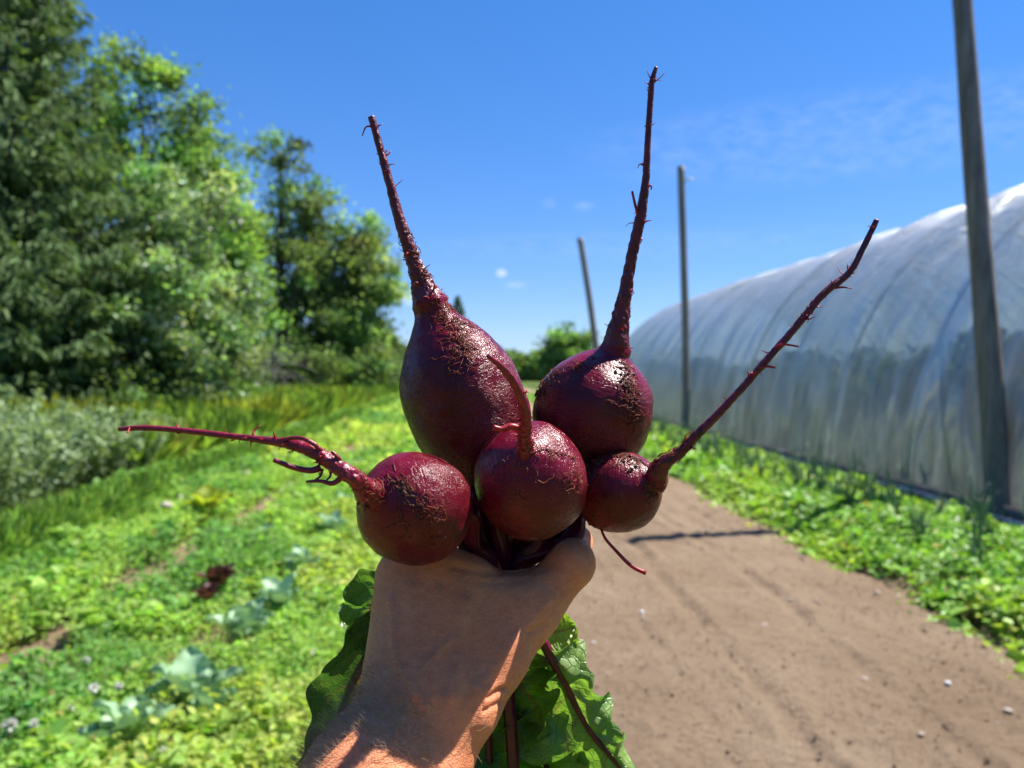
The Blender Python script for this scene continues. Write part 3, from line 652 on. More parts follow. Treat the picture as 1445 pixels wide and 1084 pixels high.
# onions in the right bed
def onion(seed):
    rng = np.random.default_rng(seed); b = MB()
    for k in range(7):
        a = k * 2.4; l = rng.uniform(.36, .62); o_ = rng.uniform(.03, .2)
        b.tube([(0, 0, 0), (math.cos(a) * o_ * .35, math.sin(a) * o_ * .35, l * .6), (math.cos(a) * o_, math.sin(a) * o_, l * rng.uniform(.85, 1.0))], [.008] * 3 + [.008, .007, .006, .004, .001], seg=6, n=8, col=np.array((.11, .20, .11)) * rng.uniform(.8, 1.3))
    return b.build('onion_plant', M_BLUE)
protos = [onion(k) for k in range(4)]; k = 0
for xr_ in (3.62, 4.12):
    y = 3.9
    while y < 24:
        if RNG.random() < .85:
            o = protos[k] if k < 4 else protos[k % 4].copy()
            if k >= 4: COL.objects.link(o)
            o.location = (xr_ + RNG.normal(0, .07), y, .05); o.rotation_euler = (0, 0, RNG.uniform(0, 6.28)); o.scale = (RNG.uniform(.8, 1.2),) * 3
            tag(o, 'spiky grey green onion plant standing among the leafy greens by the greenhouse', 'onion', 'onion plants in two rows in the right bed'); k += 1
        y += .2 + .015 * y * RNG.random()
# small white clover flowers and pale stones
mfl, nt_ = new_mat('white_petals'); p_ = bsdf(nt_, (.75, .74, .68), .7, .2); nt_.links.new(ramp(nt_, noise(nt_, 90, 2, .5, obj_co(nt_)).outputs[0], [(.3, (.55, .52, .45)), (.6, (.8, .79, .74))]), p_.inputs['Base Color']); out(nt_, p_.outputs[0])
def flower():
    rng = np.random.default_rng(2); root = empty('clover_flower'); b = MB(); b.tube([(0, 0, -.2), (.01, 0, -.1), (0, 0, 0)], .0025, .002, seg=5, n=6, col=(.1, .2, .04)); b.build('stem', M_LEAF, root)
    n = 60; d = rdir(n, .5); V, Q, C = leaves(d * .003, d, rdir(n), .014, .006, np.full((n, 3), .8)); mesh('flower_head', V, Q, mfl, root, C); return root
f0 = flower()
FL = [(14, 1024, 1.7), (48, 1022, 1.2), (118, 1034, 1.3), (132, 972, 1.4), (122, 932, 1.0), (50, 1052, 1.), (160, 1035, 1.2), (230, 1060, .9), (168, 968, 1.0), (440, 920, 1.2), (100, 1000, .9)]
for k, (px, py, s) in enumerate(FL):
    g_ = G(px, py); v = np.array((g_[0], g_[1], 0)); cz = .2; v = v * (1 - cz / CAM_H); v[2] = cz
    o = f0 if k == 0 else copy_thing(f0, v, k)
    o.location = v; o.scale = (s,) * 3
    tag(o, 'small white clover flower above the weeds at the lower left', 'flower', 'white clover flowers at the lower left')
mst, nt_ = new_mat('pale_stone'); p_ = bsdf(nt_, rough=.8, spec=.3)
nt_.links.new(ramp(nt_, noise(nt_, 40, 4, .6, obj_co(nt_)).outputs[0], [(.3, (.32, .26, .2)), (.7, (.55, .48, .4))]), p_.inputs['Base Color']); out(nt_, p_.outputs[0])
def stone_mesh(seed, name='stone'):
    bm = bmesh.new(); bmesh.ops.create_icosphere(bm, subdivisions=3, radius=1)
    co = np.array([v.co for v in bm.verts]); k = 1 + .3 * fbm(co * 1.1 + seed * 5, 3, seed) ; co = co * k[:, None] * np.array((1, .8, .55))
    for v, c in zip(bm.verts, co): v.co = c
    me = bpy.data.meshes.new(name); bm.to_mesh(me); bm.free(); me.polygons.foreach_set('use_smooth', np.ones(len(me.polygons), bool)); me.materials.append(mst); return me
SM = [stone_mesh(k) for k in range(4)]
def stone(x, y, s, label, group=None, me=None):
    o = bpy.data.objects.new('stone', me or random.choice(SM)); COL.objects.link(o); o.location = (x, y, .045); o.scale = (s,) * 3; o.rotation_euler = (random.uniform(-.2, .2), 0, random.uniform(0, 6.28))
    return tag(o, label, 'stone', group)
for k in range(110):
    y = 2.9 + 6 * random.random() ** 1.5; x = random.uniform(-.2, 2.7)
    stone(x, y, random.choice((.5, .7, .7, 1, 1.6)) * random.uniform(.006, .012) * (1 + .06 * y), 'small pale pebble lying on the bare brown soil', 'pebbles scattered on the soil bed')
rc = np.random.default_rng(31); bmx = bmesh.new(); bmesh.ops.create_icosphere(bmx, subdivisions=1, radius=1); ic = np.array([v.co for v in bmx.verts]); it = np.array([[v.index for v in f.verts] for f in bmx.faces]); bmx.free()
nc = 7000; cy_ = 2.6 + 9 * rc.random(nc) ** 1.6; cx_ = rc.uniform(-.45, 3.0, nc); sz_ = rc.choice([.002, .003, .004, .006, .009], nc, p=[.3, .3, .25, .12, .03]) * (1 + .05 * cy_); sz_ = np.where(np.abs(cx_ - 2.75) < .25, sz_ * 1.3, sz_)
VV = (ic[None] * (1 + .35 * rc.normal(size=(nc, len(ic), 1)) * .6) * sz_[:, None, None] * np.array((1, 1, .55)) + np.stack([cx_, cy_, np.full(nc, .040)], -1)[:, None]).reshape(-1, 3)
tag(mesh('soil_clods', VV, (it[None] + (np.arange(nc) * len(ic))[:, None, None]).reshape(-1, 3), M_SOIL), 'crumbs and small clods of loose brown earth strewn over the soil bed', 'soil', kind='stuff')
mwt, nt_ = new_mat('white_stone'); p_ = bsdf(nt_, (.8, .8, .78), .5, .4); nt_.links.new(ramp(nt_, noise(nt_, 3, 4, .6, obj_co(nt_)).outputs[0], [(.3, .62), (.7, .85)]), p_.inputs['Base Color']); out(nt_, p_.outputs[0])
for (px, py, s, lab) in [(1337, 977, .016, 'bright white stone at the right of the soil bed near the leafy greens'), (905, 874, .017, 'pale bluish stone on the soil right of the thumb'), (838, 918, .009, 'small white stone beside the low beet leaf on the soil')]:
    g_ = G(px, py); me = stone_mesh(int(px)); me.materials.clear(); me.materials.append(mwt); stone(g_[0], g_[1], s, lab, None, me)
for k, (px, py, s, lab) in enumerate([(347, 690, .05, 'round tan stone right of the yellow green plant'), (235, 742, .06, 'wide tan stone left of the weedy path'), (232, 770, .055, 'tan stone in front of the wide tan one'), (322, 706, .035, 'small tan stone near the round one'), (255, 728, .03, 'smallest tan stone, close to the wide one')]):
    g_ = G(px, py); o = stone(g_[0], g_[1], s, lab); o.location.z = .2

# ------------------------------------------------------------------ the bunch of beets
CAMP = np.array((0, 0, CAM_H)); CRI = np.array(CR.transposed())
def proj(V):
    q = (np.asarray(V) - CAMP) @ CRI.T; d = -q[:, 2]
    return np.stack([722.5 + FPX * q[:, 0] / d, 542 - FPX * q[:, 1] / d], -1), d
def cdir(r, u, t): return np.array(CR @ Vector((r, u, t)).normalized())

def beet_mat(name, rough=0.17, russet=1.0):
    m, nt = new_mat(name); co = obj_co(nt)
    tt = N(nt, 'ShaderNodeAttribute', attribute_name='axial').outputs['Fac']
    big = noise(nt, 32, 4, .6, co); med = noise(nt, 110, 5, .65, co); fine = noise(nt, 620, 3, .7, co)
    c = ramp(nt, big.outputs[0], [(.28, (.050, .0015, .006)), (.5, (.115, .003, .011)), (.72, (.19, .006, .019))])
    # shoulders towards the root are smoother and more magenta
    c = mix(nt, M(nt, 'MULTIPLY', M(nt, 'SUBTRACT', tt, .35), 1.1, True), c, (.185, .004, .022))
    # corky russet, more of it towards the crown, broken into fine flecks
    rm = M(nt, 'ADD', M(nt, 'SUBTRACT', .44, M(nt, 'MULTIPLY', tt, .6)), M(nt, 'MULTIPLY', M(nt, 'SUBTRACT', big.outputs[0], .5), 2.0))
    rm = M(nt, 'ADD', rm, M(nt, 'MULTIPLY', M(nt, 'SUBTRACT', med.outputs[0], .5), 2.6), True)
    v = N(nt, 'ShaderNodeTexVoronoi'); v.inputs['Scale'].default_value = 700; nt.links.new(co, v.inputs['Vector'])
    fl = ramp(nt, v.outputs['Distance'], [(.22, 1.0), (.5, 0.0)])
    fl = M(nt, 'MULTIPLY', M(nt, 'MAXIMUM', M(nt, 'MULTIPLY', fl, .8), M(nt, 'MULTIPLY', M(nt, 'SUBTRACT', fine.outputs[0], .42), 4.5, True)), rm)
    fl = M(nt, 'MULTIPLY', fl, russet, True)
    c = mix(nt, M(nt, 'MULTIPLY', fl, .5), c, (.25, .055, .04))
    # scar lines running round the shoulder
    mp = N(nt, 'ShaderNodeCombineXYZ'); nt.links.new(M(nt, 'MULTIPLY', tt, 30), mp.inputs[0]); nt.links.new(M(nt, 'MULTIPLY', med.outputs[0], 5), mp.inputs[1])
    rg = noise(nt, 1.0, 3, .6, mp.outputs[0])
    c = mix(nt, M(nt, 'MULTIPLY', M(nt, 'SUBTRACT', rg.outputs[0], .56), 3.2, True), c, (.05, .004, .014))
    p = bsdf(nt, rough=rough, spec=.5); nt.links.new(c, p.inputs['Base Color'])
    nt.links.new(M(nt, 'ADD', M(nt, 'MULTIPLY', rm, .14), M(nt, 'ADD', rough - .06, M(nt, 'MULTIPLY', med.outputs[0], .2))), p.inputs['Roughness'])
    p.inputs['Subsurface Weight'].default_value = .12; p.inputs['Subsurface Radius'].default_value = (.006, .001, .001); p.inputs['Subsurface Scale'].default_value = 1.0
    p.inputs['Specular IOR Level'].default_value = .3
    h = M(nt, 'ADD', M(nt, 'MULTIPLY', fl, .55), M(nt, 'ADD', M(nt, 'MULTIPLY', med.outputs[0], .9), M(nt, 'MULTIPLY', fine.outputs[0], .25)))
    h = M(nt, 'ADD', h, M(nt, 'MULTIPLY', rg.outputs[0], .8))
    nt.links.new(bump(nt, h, .6, .0012), p.inputs['Normal']); out(nt, p.outputs[0]); return m
M_BEET = beet_mat('beet_skin'); M_BEET_WET = beet_mat('beet_skin_wet', .17, .65)
def root_mat(name, c1, c2, rough=.35):
    m, nt = new_mat(name); co = obj_co(nt); n = noise(nt, 150, 5, .65, co); n2 = noise(nt, 800, 3, .6, co)
    c = ramp(nt, n.outputs[0], [(.3, c1), (.65, c2)])
    p = bsdf(nt, rough=rough, spec=.5); nt.links.new(c, p.inputs['Base Color'])
    p.inputs['Subsurface Weight'].default_value = .15; p.inputs['Subsurface Radius'].default_value = (.004, .0006, .0006); p.inputs['Subsurface Scale'].default_value = 1
    nt.links.new(bump(nt, M(nt, 'ADD', n.outputs[0], M(nt, 'MULTIPLY', n2.outputs[0], .4)), .7, .0012), p.inputs['Normal']); out(nt, p.outputs[0]); return m
M_ROOT = root_mat('taproot_skin', (.05, .003, .009), (.18, .009, .022))
M_ROOTB = root_mat('taproot_bright', (.13, .004, .018), (.26, .010, .032), .28)
def plain(name, c1, c2, rough, sc, transl=0):
    m, nt = new_mat(name); n = noise(nt, sc, 3, .6, obj_co(nt)); c = ramp(nt, n.outputs[0], [(.3, c1), (.7, c2)])
    p = bsdf(nt, rough=rough, spec=.4); nt.links.new(c, p.inputs['Base Color'])
    if transl:
        t = N(nt, 'ShaderNodeBsdfTranslucent'); nt.links.new(c, t.inputs[0]); x = N(nt, 'ShaderNodeMixShader'); x.inputs[0].default_value = transl
        nt.links.new(p.outputs[0], x.inputs[1]); nt.links.new(t.outputs[0], x.inputs[2]); out(nt, x.outputs[0])
    else: out(nt, p.outputs[0])
    return m
M_ROOTLET = plain('rootlet', (.26, .012, .022), (.60, .04, .05), .35, 300, .3)
M_FIBRE = plain('dry_fibre', (.11, .016, .008), (.36, .075, .022), .6, 300, .25)
M_CRUMB = plain('soil_crumb', (.035, .018, .012), (.12, .062, .038), .9, 500)
M_STEM = plain('beet_stem', (.055, .004, .016), (.16, .008, .035), .3, 120)

def side_tube(name, pts, r0, r1, parent, mat, n=24):
    b = MB(); b.tube(smooth_path(pts, n), np.linspace(r0, r1, n), seg=8); return put(b.build(name, mat, parent))

def beet(label, cpx, Rm, ax, hl0, hl1, pq, rootpts, mat, rmat, seed, squash=1.0, nrl=70, tang=(), crumbs=(), rl=(.0015, .0060), lump=.075):
    rng = np.random.default_rng(seed)
    O = P(*cpx); a = cdir(*ax); Rm, hl0, hl1 = Rm / 1000, hl0 / 1000, hl1 / 1000
    root = tag(empty('beet', tuple(O)), label, 'beet', 'beets held in the bunch')
    nb = 120; u = np.linspace(0, 1, nb); z = np.where(u < .5, -hl0 * np.cos(u * math.pi), 0) + np.where(u >= .5, hl1 * np.sin((u - .5) * math.pi), 0)
    z[0] = -hl0
    body = O + a * z[:, None]
    rp = np.array([np.append(P(q[0], q[1], q[2]), q[3] * .84 / 1000) for q in rootpts])
    start = [np.append(O + a * hl1 * .93, rp[0, 3]), np.append(O + a * hl1, rp[0, 3])]
    nr_ = 210; path = smooth_path(np.vstack([start, rp[1:]]), nr_)
    zz = (path[:, :3] - O) @ a; k0 = np.argmax(zz > hl1 * 1.004); path = path[k0:]
    arc = np.concatenate([[0], np.cumsum(np.linalg.norm(np.diff(path[:, :3], axis=0), axis=1))])
    z2 = hl1 + arc
    def rb(z):
        t = np.where(z < 0, -z / hl0, z / hl1); p, q = pq
        return np.where(z < 0, Rm * np.sqrt(np.clip(1 - t ** 2.3, 0, 1)), Rm * np.clip(1 - np.clip(t, 0, 1) ** p, 0, 1) ** q)
    r0 = rp[0, 3] * 1.45; path[:, 3] += rp[0, 3] * .45 * np.exp(-arc / (rp[0, 3] * 1.3))
    def smax(x, y): return (x ** 2.4 + y ** 2.4) ** (1 / 2.4)
    rad = np.concatenate([np.where(z < 0, rb(z), smax(rb(z), r0 * np.clip(z / hl1, 0, 1))), smax(rb(z2), path[:, 3])])
    rad[0] = .0015
    cen = np.concatenate([body, path[:, :3]]); seg = 120
    V, Q, T, nr = ring_mesh(cen, rad, seg, True, True)
    n = len(cen); isroot = np.clip((np.repeat(np.arange(n), seg) - nb) / 25, 0, 1); rv = np.repeat(rad, seg)
    core = V[:n * seg]
    dsp = (1 - isroot) * (Rm * lump * fbm(core * 34 + seed, 3, seed) + .0003 * fbm(core * 300, 2, seed) + Rm * .018 * vnoise(nr * 2.2 + seed, seed))
    dsp += isroot * rv * (.26 * fbm(core * 210 + seed, 3, seed + 1) + .16 * vnoise(core * 620, seed))
    dsp *= np.minimum(1, rv / (Rm * .15))
    if squash != 1: pass
    core = core + nr * dsp[:, None]
    axial = np.concatenate([np.repeat(np.concatenate([z / np.where(z < 0, hl0, hl1), 1 + arc * 0]), seg)])
    # bulb and taproot are cut at the neck ring
    kc = nb + 6
    Vb = np.vstack([core[:(kc + 1) * seg], cen[0]]); Qb = Q[:kc * seg]; Tb = np.array([(len(Vb) - 1, (b + 1) % seg, b) for b in range(seg)])
    put(mesh('bulb', Vb, [Qb, Tb], mat, root, attrs={'axial': np.append(axial[:(kc + 1) * seg], -1)}))
    Vr = np.vstack([core[kc * seg:], cen[-1]]); Qr = Q[kc * seg:] - kc * seg; o = (n - kc - 1) * seg
    Tr = np.array([(len(Vr) - 1, o + b, o + (b + 1) % seg) for b in range(seg)])
    put(mesh('taproot', Vr, [Qr, Tr], rmat, root))
    # rootlets along the root and round its neck
    b = MB(); ring = kc - 4 + ((n - kc) * rng.random(nrl * 4) ** 1.15).astype(int); ring = ring[fbm(np.stack([ring * .11, ring * 0 + seed, ring * 0], -1), 2, seed) > .05][:nrl].clip(0, n - 3); tipd = np.gradient(cen, axis=0); tipd = unit(tipd)
    for i in ring:
        s = rng.integers(0, seg); p0 = core[i * seg + s] - nr[i * seg + s] * .0004; L = rng.uniform(*rl) * rng.choice((.35, .5, .7, 1, 1.5))
        d = unit(nr[i * seg + s] * rng.uniform(.5, 1.2) + tipd[i] * rng.uniform(-.3, 1.1) + rng.normal(size=3) * .3)
        p1 = p0 + d * L * .5; p2 = p1 + unit(d + rng.normal(size=3) * .45) * L * .5; r_ = rng.uniform(.0002, .00062) * (1 + (L > .004) * .4)
        b.tube([p0, p1, p2], r_, r_ * .25, seg=5, n=6)
    tag(put(b.build('rootlets', M_ROOTLET, root)), kind='stuff')
    # dry fibres matted on the skin and crumbs of soil, placed where the photo shows them
    pp, dd = proj(core); fac = ((core - CAMP) * nr).sum(1) < 0; ids = np.nonzero(fac)[0]; fp = pp[ids]; fv = core[ids]; fn = nr[ids]
    def near(px): return ids[np.argmin(((fp - px) ** 2).sum(1))]
    if tang:
        b = MB()
        for (path_px, spread, cnt, step) in tang:
            path_px = np.array(path_px, float)
            for _ in range(cnt):
                t = rng.random() * (len(path_px) - 1); k = min(int(t), len(path_px) - 2) if len(path_px) > 1 else 0
                c = path_px[k] + (path_px[k + 1] - path_px[k]) * (t - k) if len(path_px) > 1 else path_px[0]
                i = near(c + rng.normal(size=2) * spread); q = core[i]; nn = nr[i]; d = unit(rng.normal(size=3)); pts = []
                for _s in range(rng.integers(4, 9)):
                    pts.append(q + nn * rng.uniform(.0001, .0013)); d = unit(d + rng.normal(size=3) * .55); d = unit(d - nn * (d @ nn))
                    q = q + d * step * rng.uniform(.7, 1.3); j = np.argmin(((fv - q) ** 2).sum(1)); q = fv[j]; nn = fn[j]
                r_ = rng.uniform(.00012, .00034); b.tube(np.array(pts), r_, r_ * .5, seg=5, n=len(pts) * 3)
        tag(put(b.build('dry_fibres', M_FIBRE, root)), kind='stuff')
    if crumbs:
        b = MB()
        for (px, py, spread, cnt, size) in crumbs:
            for _ in range(cnt):
                i = near(np.array((px, py)) + rng.normal(size=2) * spread); s = size * rng.uniform(.4, 1.4); nn = nr[i]
                th_ = np.linspace(0, math.pi, 6); V2, Q2, T2, n2 = ring_mesh(core[i] + nn * s * .2 + unit(rng.normal(size=3)) * (np.linspace(-s, s, 6))[:, None], s * np.sin(np.linspace(.15, 3.0, 6)), 8)
                V2 = V2 + rng.normal(size=V2.shape) * s * .16; b.add(V2, Q2, T2)
        tag(put(b.build('soil_crumbs', M_CRUMB, root)), kind='stuff')
    return root, O, a, hl0

A = beet('largest teardrop shaped beet at the upper left of the bunch, taproot pointing up', (655, 566, .466), 36.5, (-.33, .94, .10), 54, 62, (2.1, 1.0),
         [(607, 424, .462, 9.0), (591, 388, .46, 6.0), (577, 350, .459, 4.6), (561, 300, .458, 3.7), (546, 245, .457, 3.1), (535, 205, .456, 2.7), (524, 165, .455, 2.5)], M_BEET, M_ROOT, 1,
         tang=[([(622, 428), (640, 455), (652, 480), (655, 500)], 7, 90, .0022), ([(600, 440), (605, 460)], 10, 10, .002), ([(640, 500), (650, 515)], 12, 14, .0018), ([(575, 330), (600, 400)], 5, 30, .0016)],
         crumbs=[(612, 430, 5, 6, .0006)])
B = beet('round beet at the upper right of the bunch, crumbs of soil below its tall taproot', (837, 583, .482), 37.2, (.30, .93, .2), 36, 41, (2.7, .8),
         [(867, 497, .472, 8.0), (873, 463, .471, 6.6), (881, 420, .47, 5.0), (891, 365, .469, 4.1), (903, 310, .468, 3.9), (911, 255, .467, 2.9), (914, 200, .466, 2.3), (918, 140, .465, 2.2), (920, 115, .464, 2.0), (926, 95, .464, 1.4)], M_BEET, M_ROOT, 2,
         tang=[([(760, 545), (790, 525), (830, 514)], 4, 45, .002), ([(882, 515), (888, 545), (893, 580)], 6, 60, .0018), ([(890, 590)], 8, 12, .002)],
         crumbs=[(881, 528, 6, 26, .0008), (888, 545, 5, 18, .0008), (893, 570, 4, 12, .0006), (760, 556, 4, 16, .0008), (892, 590, 5, 8, .0005)])
C_ = beet('glossy round beet at the lower left front of the bunch, its long taproot stretching left', (586, 716, .405), 29.6, (-.60, .30, .74), 31, 31, (2.6, .62),
          [(529, 692, .372, 6.2), (500, 675, .369, 4.6), (470, 655, .37, 4.5), (440, 637, .372, 3.8), (412, 627, .374, 3.2), (370, 621, .377, 2.2), (330, 616, .38, 1.9), (250, 607, .384, 1.75), (200, 604, .386, 1.7), (168, 606, .388, 1.3)], M_BEET_WET, M_ROOTB, 3,
          nrl=46, tang=[([(560, 680), (580, 700), (600, 715)], 14, 40, .002), ([(525, 690), (545, 690)], 8, 30, .002), ([(600, 760), (612, 765)], 6, 8, .0018), ([(575, 740)], 14, 10, .0018)],
          crumbs=[(566, 688, 6, 22, .001), (575, 702, 6, 12, .0008), (520, 712, 5, 14, .0006), (590, 712, 16, 14, .0005)])
D = beet('round beet at the centre front of the bunch, its taproot pointing at the camera', (750, 678, .426), 31.6, (-.12, .56, .80), 33, 34, (2.5, .7),
         [(741, 612, .388, 4.4), (741, 592, .382, 3.6), (738, 570, .373, 3.1), (729, 547, .366, 2.6), (718, 530, .361, 2.3), (706, 516, .357, 1.9), (688, 502, .352, 1.2)], M_BEET, M_ROOTB, 4,
         nrl=26, rl=(.0015, .004), tang=[([(760, 620), (780, 628), (800, 640)], 9, 26, .0018), ([(705, 640), (740, 690)], 16, 22, .0016), ([(810, 680)], 10, 12, .002)], crumbs=[(745, 640, 14, 14, .0005), (720, 655, 12, 10, .0004)])
E = beet('smallest beet at the right of the bunch, its thorny taproot reaching far up and right', (874, 694, .452), 23.8, (.62, .30, .55), 26, 25, (2.4, .6),
         [(915, 668, .433, 6.6), (935, 656, .43, 4.6), (960, 638, .427, 3.5), (985, 612, .425, 3.0), (1012, 586, .423, 2.7), (1045, 550, .421, 2.5), (1080, 510, .42, 2.4), (1120, 465, .42, 2.4), (1162, 415, .42, 2.5), (1198, 385, .421, 2.1), (1218, 350, .422, 1.9), (1237, 311, .423, 1.8)], M_BEET, M_ROOT, 5,
         nrl=90, tang=[([(850, 645), (885, 640), (915, 655)], 6, 50, .002), ([(900, 650), (940, 640), (960, 630)], 10, 34, .0022), ([(930, 680), (920, 700)], 6, 16, .0018)],
         crumbs=[(893, 650, 8, 18, .0008), (845, 650, 5, 18, .0009), (918, 690, 5, 22, .0008), (880, 645, 14, 14, .0007), (835, 735, 6, 12, .0007)])
# forked side roots the photo shows
side_tube('side_root', [P(452, 660, .371), P(438, 664, .369), P(415, 660, .368), (P(386, 649, .367))], .0017, .0011, C_[0], M_ROOTB)
side_tube('side_root', [P(486, 670, .369), P(470, 682, .367), P(452, 679, .366), P(432, 680, .365)], .0016, .0006, C_[0], M_ROOTB)
side_tube('side_root', [P(455, 662, .371), P(452, 672, .369), P(444, 678, .368)], .0008, .0005, C_[0], M_ROOTB)
side_tube('side_root', [P(466, 664, .371), P(466, 672, .369), P(459, 679, .367)], .0007, .0004, C_[0], M_ROOTB)
side_tube('side_root', [P(476, 658, .37), P(478, 648, .368), P(468, 637, .367)], .0017, .0008, C_[0], M_ROOTB)
side_tube('side_root', [P(453, 643, .371), P(450, 635, .37), P(447, 625, .369)], .0013, .0002, C_[0], M_ROOTB)
side_tube('side_root', [P(458, 640, .3705), P(440, 625, .368), P(420, 618, .37), P(388, 622, .375)], .0012, .0009, C_[0], M_ROOTB)
side_tube('side_root', [P(736, 608, .388), P(722, 602, .386), P(708, 606, .384), P(696, 603, .383)], .0021, .0014, D[0], M_ROOTLET)
side_tube('side_root', [P(845, 735, .447), P(853, 758, .442), P(868, 776, .44), P(890, 798, .437), P(911, 809, .436)], .0007, .0013, E[0], M_ROOTLET)
side_tube('side_root', [P(1085, 505, .42), P(1100, 487, .418), P(1127, 489, .416)], .0008, .0005, E[0], M_ROOTLET)
side_tube('side_root', [P(1068, 521, .42), P(1080, 517, .418), P(1094, 519, .416)], .001, .0006, E[0], M_ROOTLET)
side_tube('side_root', [P(900, 302, .466), P(896, 288, .465), P(892, 270, .465)], .001, .0007, B[0], M_ROOTLET)
side_tube('side_root', [P(905, 268, .466), P(918, 262, .465), P(919, 268, .465)], .001, .0004, B[0], M_ROOTLET)
side_tube('side_root', [P(524, 178, .455), P(516, 180, .454), P(511, 192, .454)], .0006, .0003, A[0], M_ROOTLET)

# ------------------------------------------------------------------ stems and leaves
def beetleaf_mat():
    m, nt = new_mat('beet_leaf'); co = obj_co(nt)
    lt = N(nt, 'ShaderNodeAttribute', attribute_name='along').outputs['Fac']; ls = N(nt, 'ShaderNodeAttribute', attribute_name='across').outputs['Fac']
    at = N(nt, 'ShaderNodeAttribute', attribute_name='Col')
    n = noise(nt, 45, 4, .6, co); n2 = noise(nt, 240, 4, .6, co)
    al = M(nt, 'ABSOLUTE', ls)
    q = M(nt, 'ADD', M(nt, 'SUBTRACT', M(nt, 'MULTIPLY', lt, 7.5), M(nt, 'MULTIPLY', al, 2.1)), M(nt, 'MULTIPLY', n.outputs[0], .9))
    f = M(nt, 'ABSOLUTE', M(nt, 'SUBTRACT', M(nt, 'FRACT', q), .5))
    vein = M(nt, 'SUBTRACT', 1.0, M(nt, 'MULTIPLY', f, 17.0), True); vein = M(nt, 'MULTIPLY', vein, M(nt, 'SUBTRACT', 1.05, al, True))
    mid = M(nt, 'SUBTRACT', 1.0, M(nt, 'MULTIPLY', al, 13.0), True); vn = M(nt, 'MAXIMUM', vein, mid)
    v3 = N(nt, 'ShaderNodeTexVoronoi', feature='DISTANCE_TO_EDGE'); v3.inputs['Scale'].default_value = 170; nt.links.new(co, v3.inputs['Vector'])
    net = ramp(nt, v3.outputs['Distance'], [(.0, 1.0), (.09, 0.0)])
    c = mix(nt, 1.0, at.outputs['Color'], ramp(nt, n.outputs[0], [(.3, (.72, .8, .8)), (.7, (1.25, 1.15, 1.0))]), 'MULTIPLY')
    c = mix(nt, M(nt, 'MULTIPLY', net, .22), c, (.16, .22, .06))
    c = mix(nt, M(nt, 'MULTIPLY', vn, .75), c, (.23, .06, .07))
    sp = M(nt, 'MULTIPLY', M(nt, 'SUBTRACT', n2.outputs[0], .68), 9, True); c = mix(nt, M(nt, 'MULTIPLY', sp, .6), c, (.14, .07, .03))
    p = bsdf(nt, rough=.34, spec=.5); nt.links.new(c, p.inputs['Base Color'])
    h = M(nt, 'SUBTRACT', M(nt, 'MULTIPLY', f, 1.6), M(nt, 'MULTIPLY', net, .25)); h = M(nt, 'ADD', h, M(nt, 'MULTIPLY', n.outputs[0], 1.2))
    nb = bump(nt, h, .7, .0022); nt.links.new(nb, p.inputs['Normal'])
    t = N(nt, 'ShaderNodeBsdfTranslucent'); nt.links.new(mix(nt, 1.0, c, (1.5, 1.7, .6), 'MULTIPLY'), t.inputs[0]); nt.links.new(nb, t.inputs['Normal'])
    x = N(nt, 'ShaderNodeMixShader'); x.inputs[0].default_value = .38; nt.links.new(p.outputs[0], x.inputs[1]); nt.links.new(t.outputs[0], x.inputs[2]); out(nt, x.outputs[0]); return m
M_BLEAF = beetleaf_mat()
VIEW = np.array(CR @ Vector((0, 0, 1)))
def leaf_blade(mid, wl, wr, roll, col, parent, seed, cup=.25, ruf=.14, crump=.006, taper=.75, lobes=.10, label=None):
    rng = np.random.default_rng(seed); nt_l, ns = 70, 41
    c = smooth_path(mid, nt_l); T = unit(np.gradient(c, axis=0)); lat = unit(np.cross(T, VIEW)); nm = np.cross(lat, T)
    roll = np.interp(np.linspace(0, 1, nt_l), np.linspace(0, 1, len(np.atleast_1d(roll))), np.atleast_1d(roll)) if np.ndim(roll) else np.full(nt_l, roll)
    cr_, sr = np.cos(np.radians(roll))[:, None], np.sin(np.radians(roll))[:, None]; lat, nm = lat * cr_ + nm * sr, nm * cr_ - lat * sr
    t = np.linspace(0, 1, nt_l); s = np.linspace(-1, 1, ns); tg, sg = np.meshgrid(t, s, indexing='ij')
    prof = np.sin(np.pi * np.clip(.03 + .96 * t, 0, 1) ** taper) ** .7
    lob = 1 + lobes * np.sin(t * 23 + seed) + lobes * .6 * np.sin(t * 51 + 2 * seed); lob2 = 1 + lobes * np.sin(t * 21 + seed * 3) + lobes * .6 * np.sin(t * 47 + seed)
    w = np.where(sg < 0, (wl * prof * lob)[:, None], (wr * prof * lob2)[:, None])
    off = sg * w; W0 = (wl + wr) / 2
    hgt = cup * W0 * sg ** 2 + ruf * W0 * np.abs(sg) ** 1.6 * (np.sin(tg * 19 + seed + sg * 1.5) + .6 * np.sin(tg * 37 + seed * 2))
    V = c[:, None] + lat[:, None] * off[..., None] + nm[:, None] * hgt[..., None]; V = V.reshape(-1, 3)
    k = fbm(V * 42 + seed, 3, seed); V = V + (nm[:, None] * np.ones((1, ns, 1))).reshape(-1, 3) * (k * crump * np.minimum(1, np.abs(sg.ravel()) * 3))[:, None]
    o = put(mesh('leaf_blade', V, gridq(nt_l, ns), M_BLEAF, None, np.tile(np.array(col, float), (len(V), 1)), attrs={'along': tg.ravel(), 'across': sg.ravel()})) if False else mesh('leaf_blade', V, gridq(nt_l, ns), M_BLEAF, None, np.tile(np.array(col, float), (len(V), 1)), attrs={'along': tg.ravel(), 'across': sg.ravel()})
    o.parent = parent; o.matrix_parent_inverse = Matrix.Identity(4)
    if label: o['label'] = label
    return o
GRIP = (705, 802, .468)
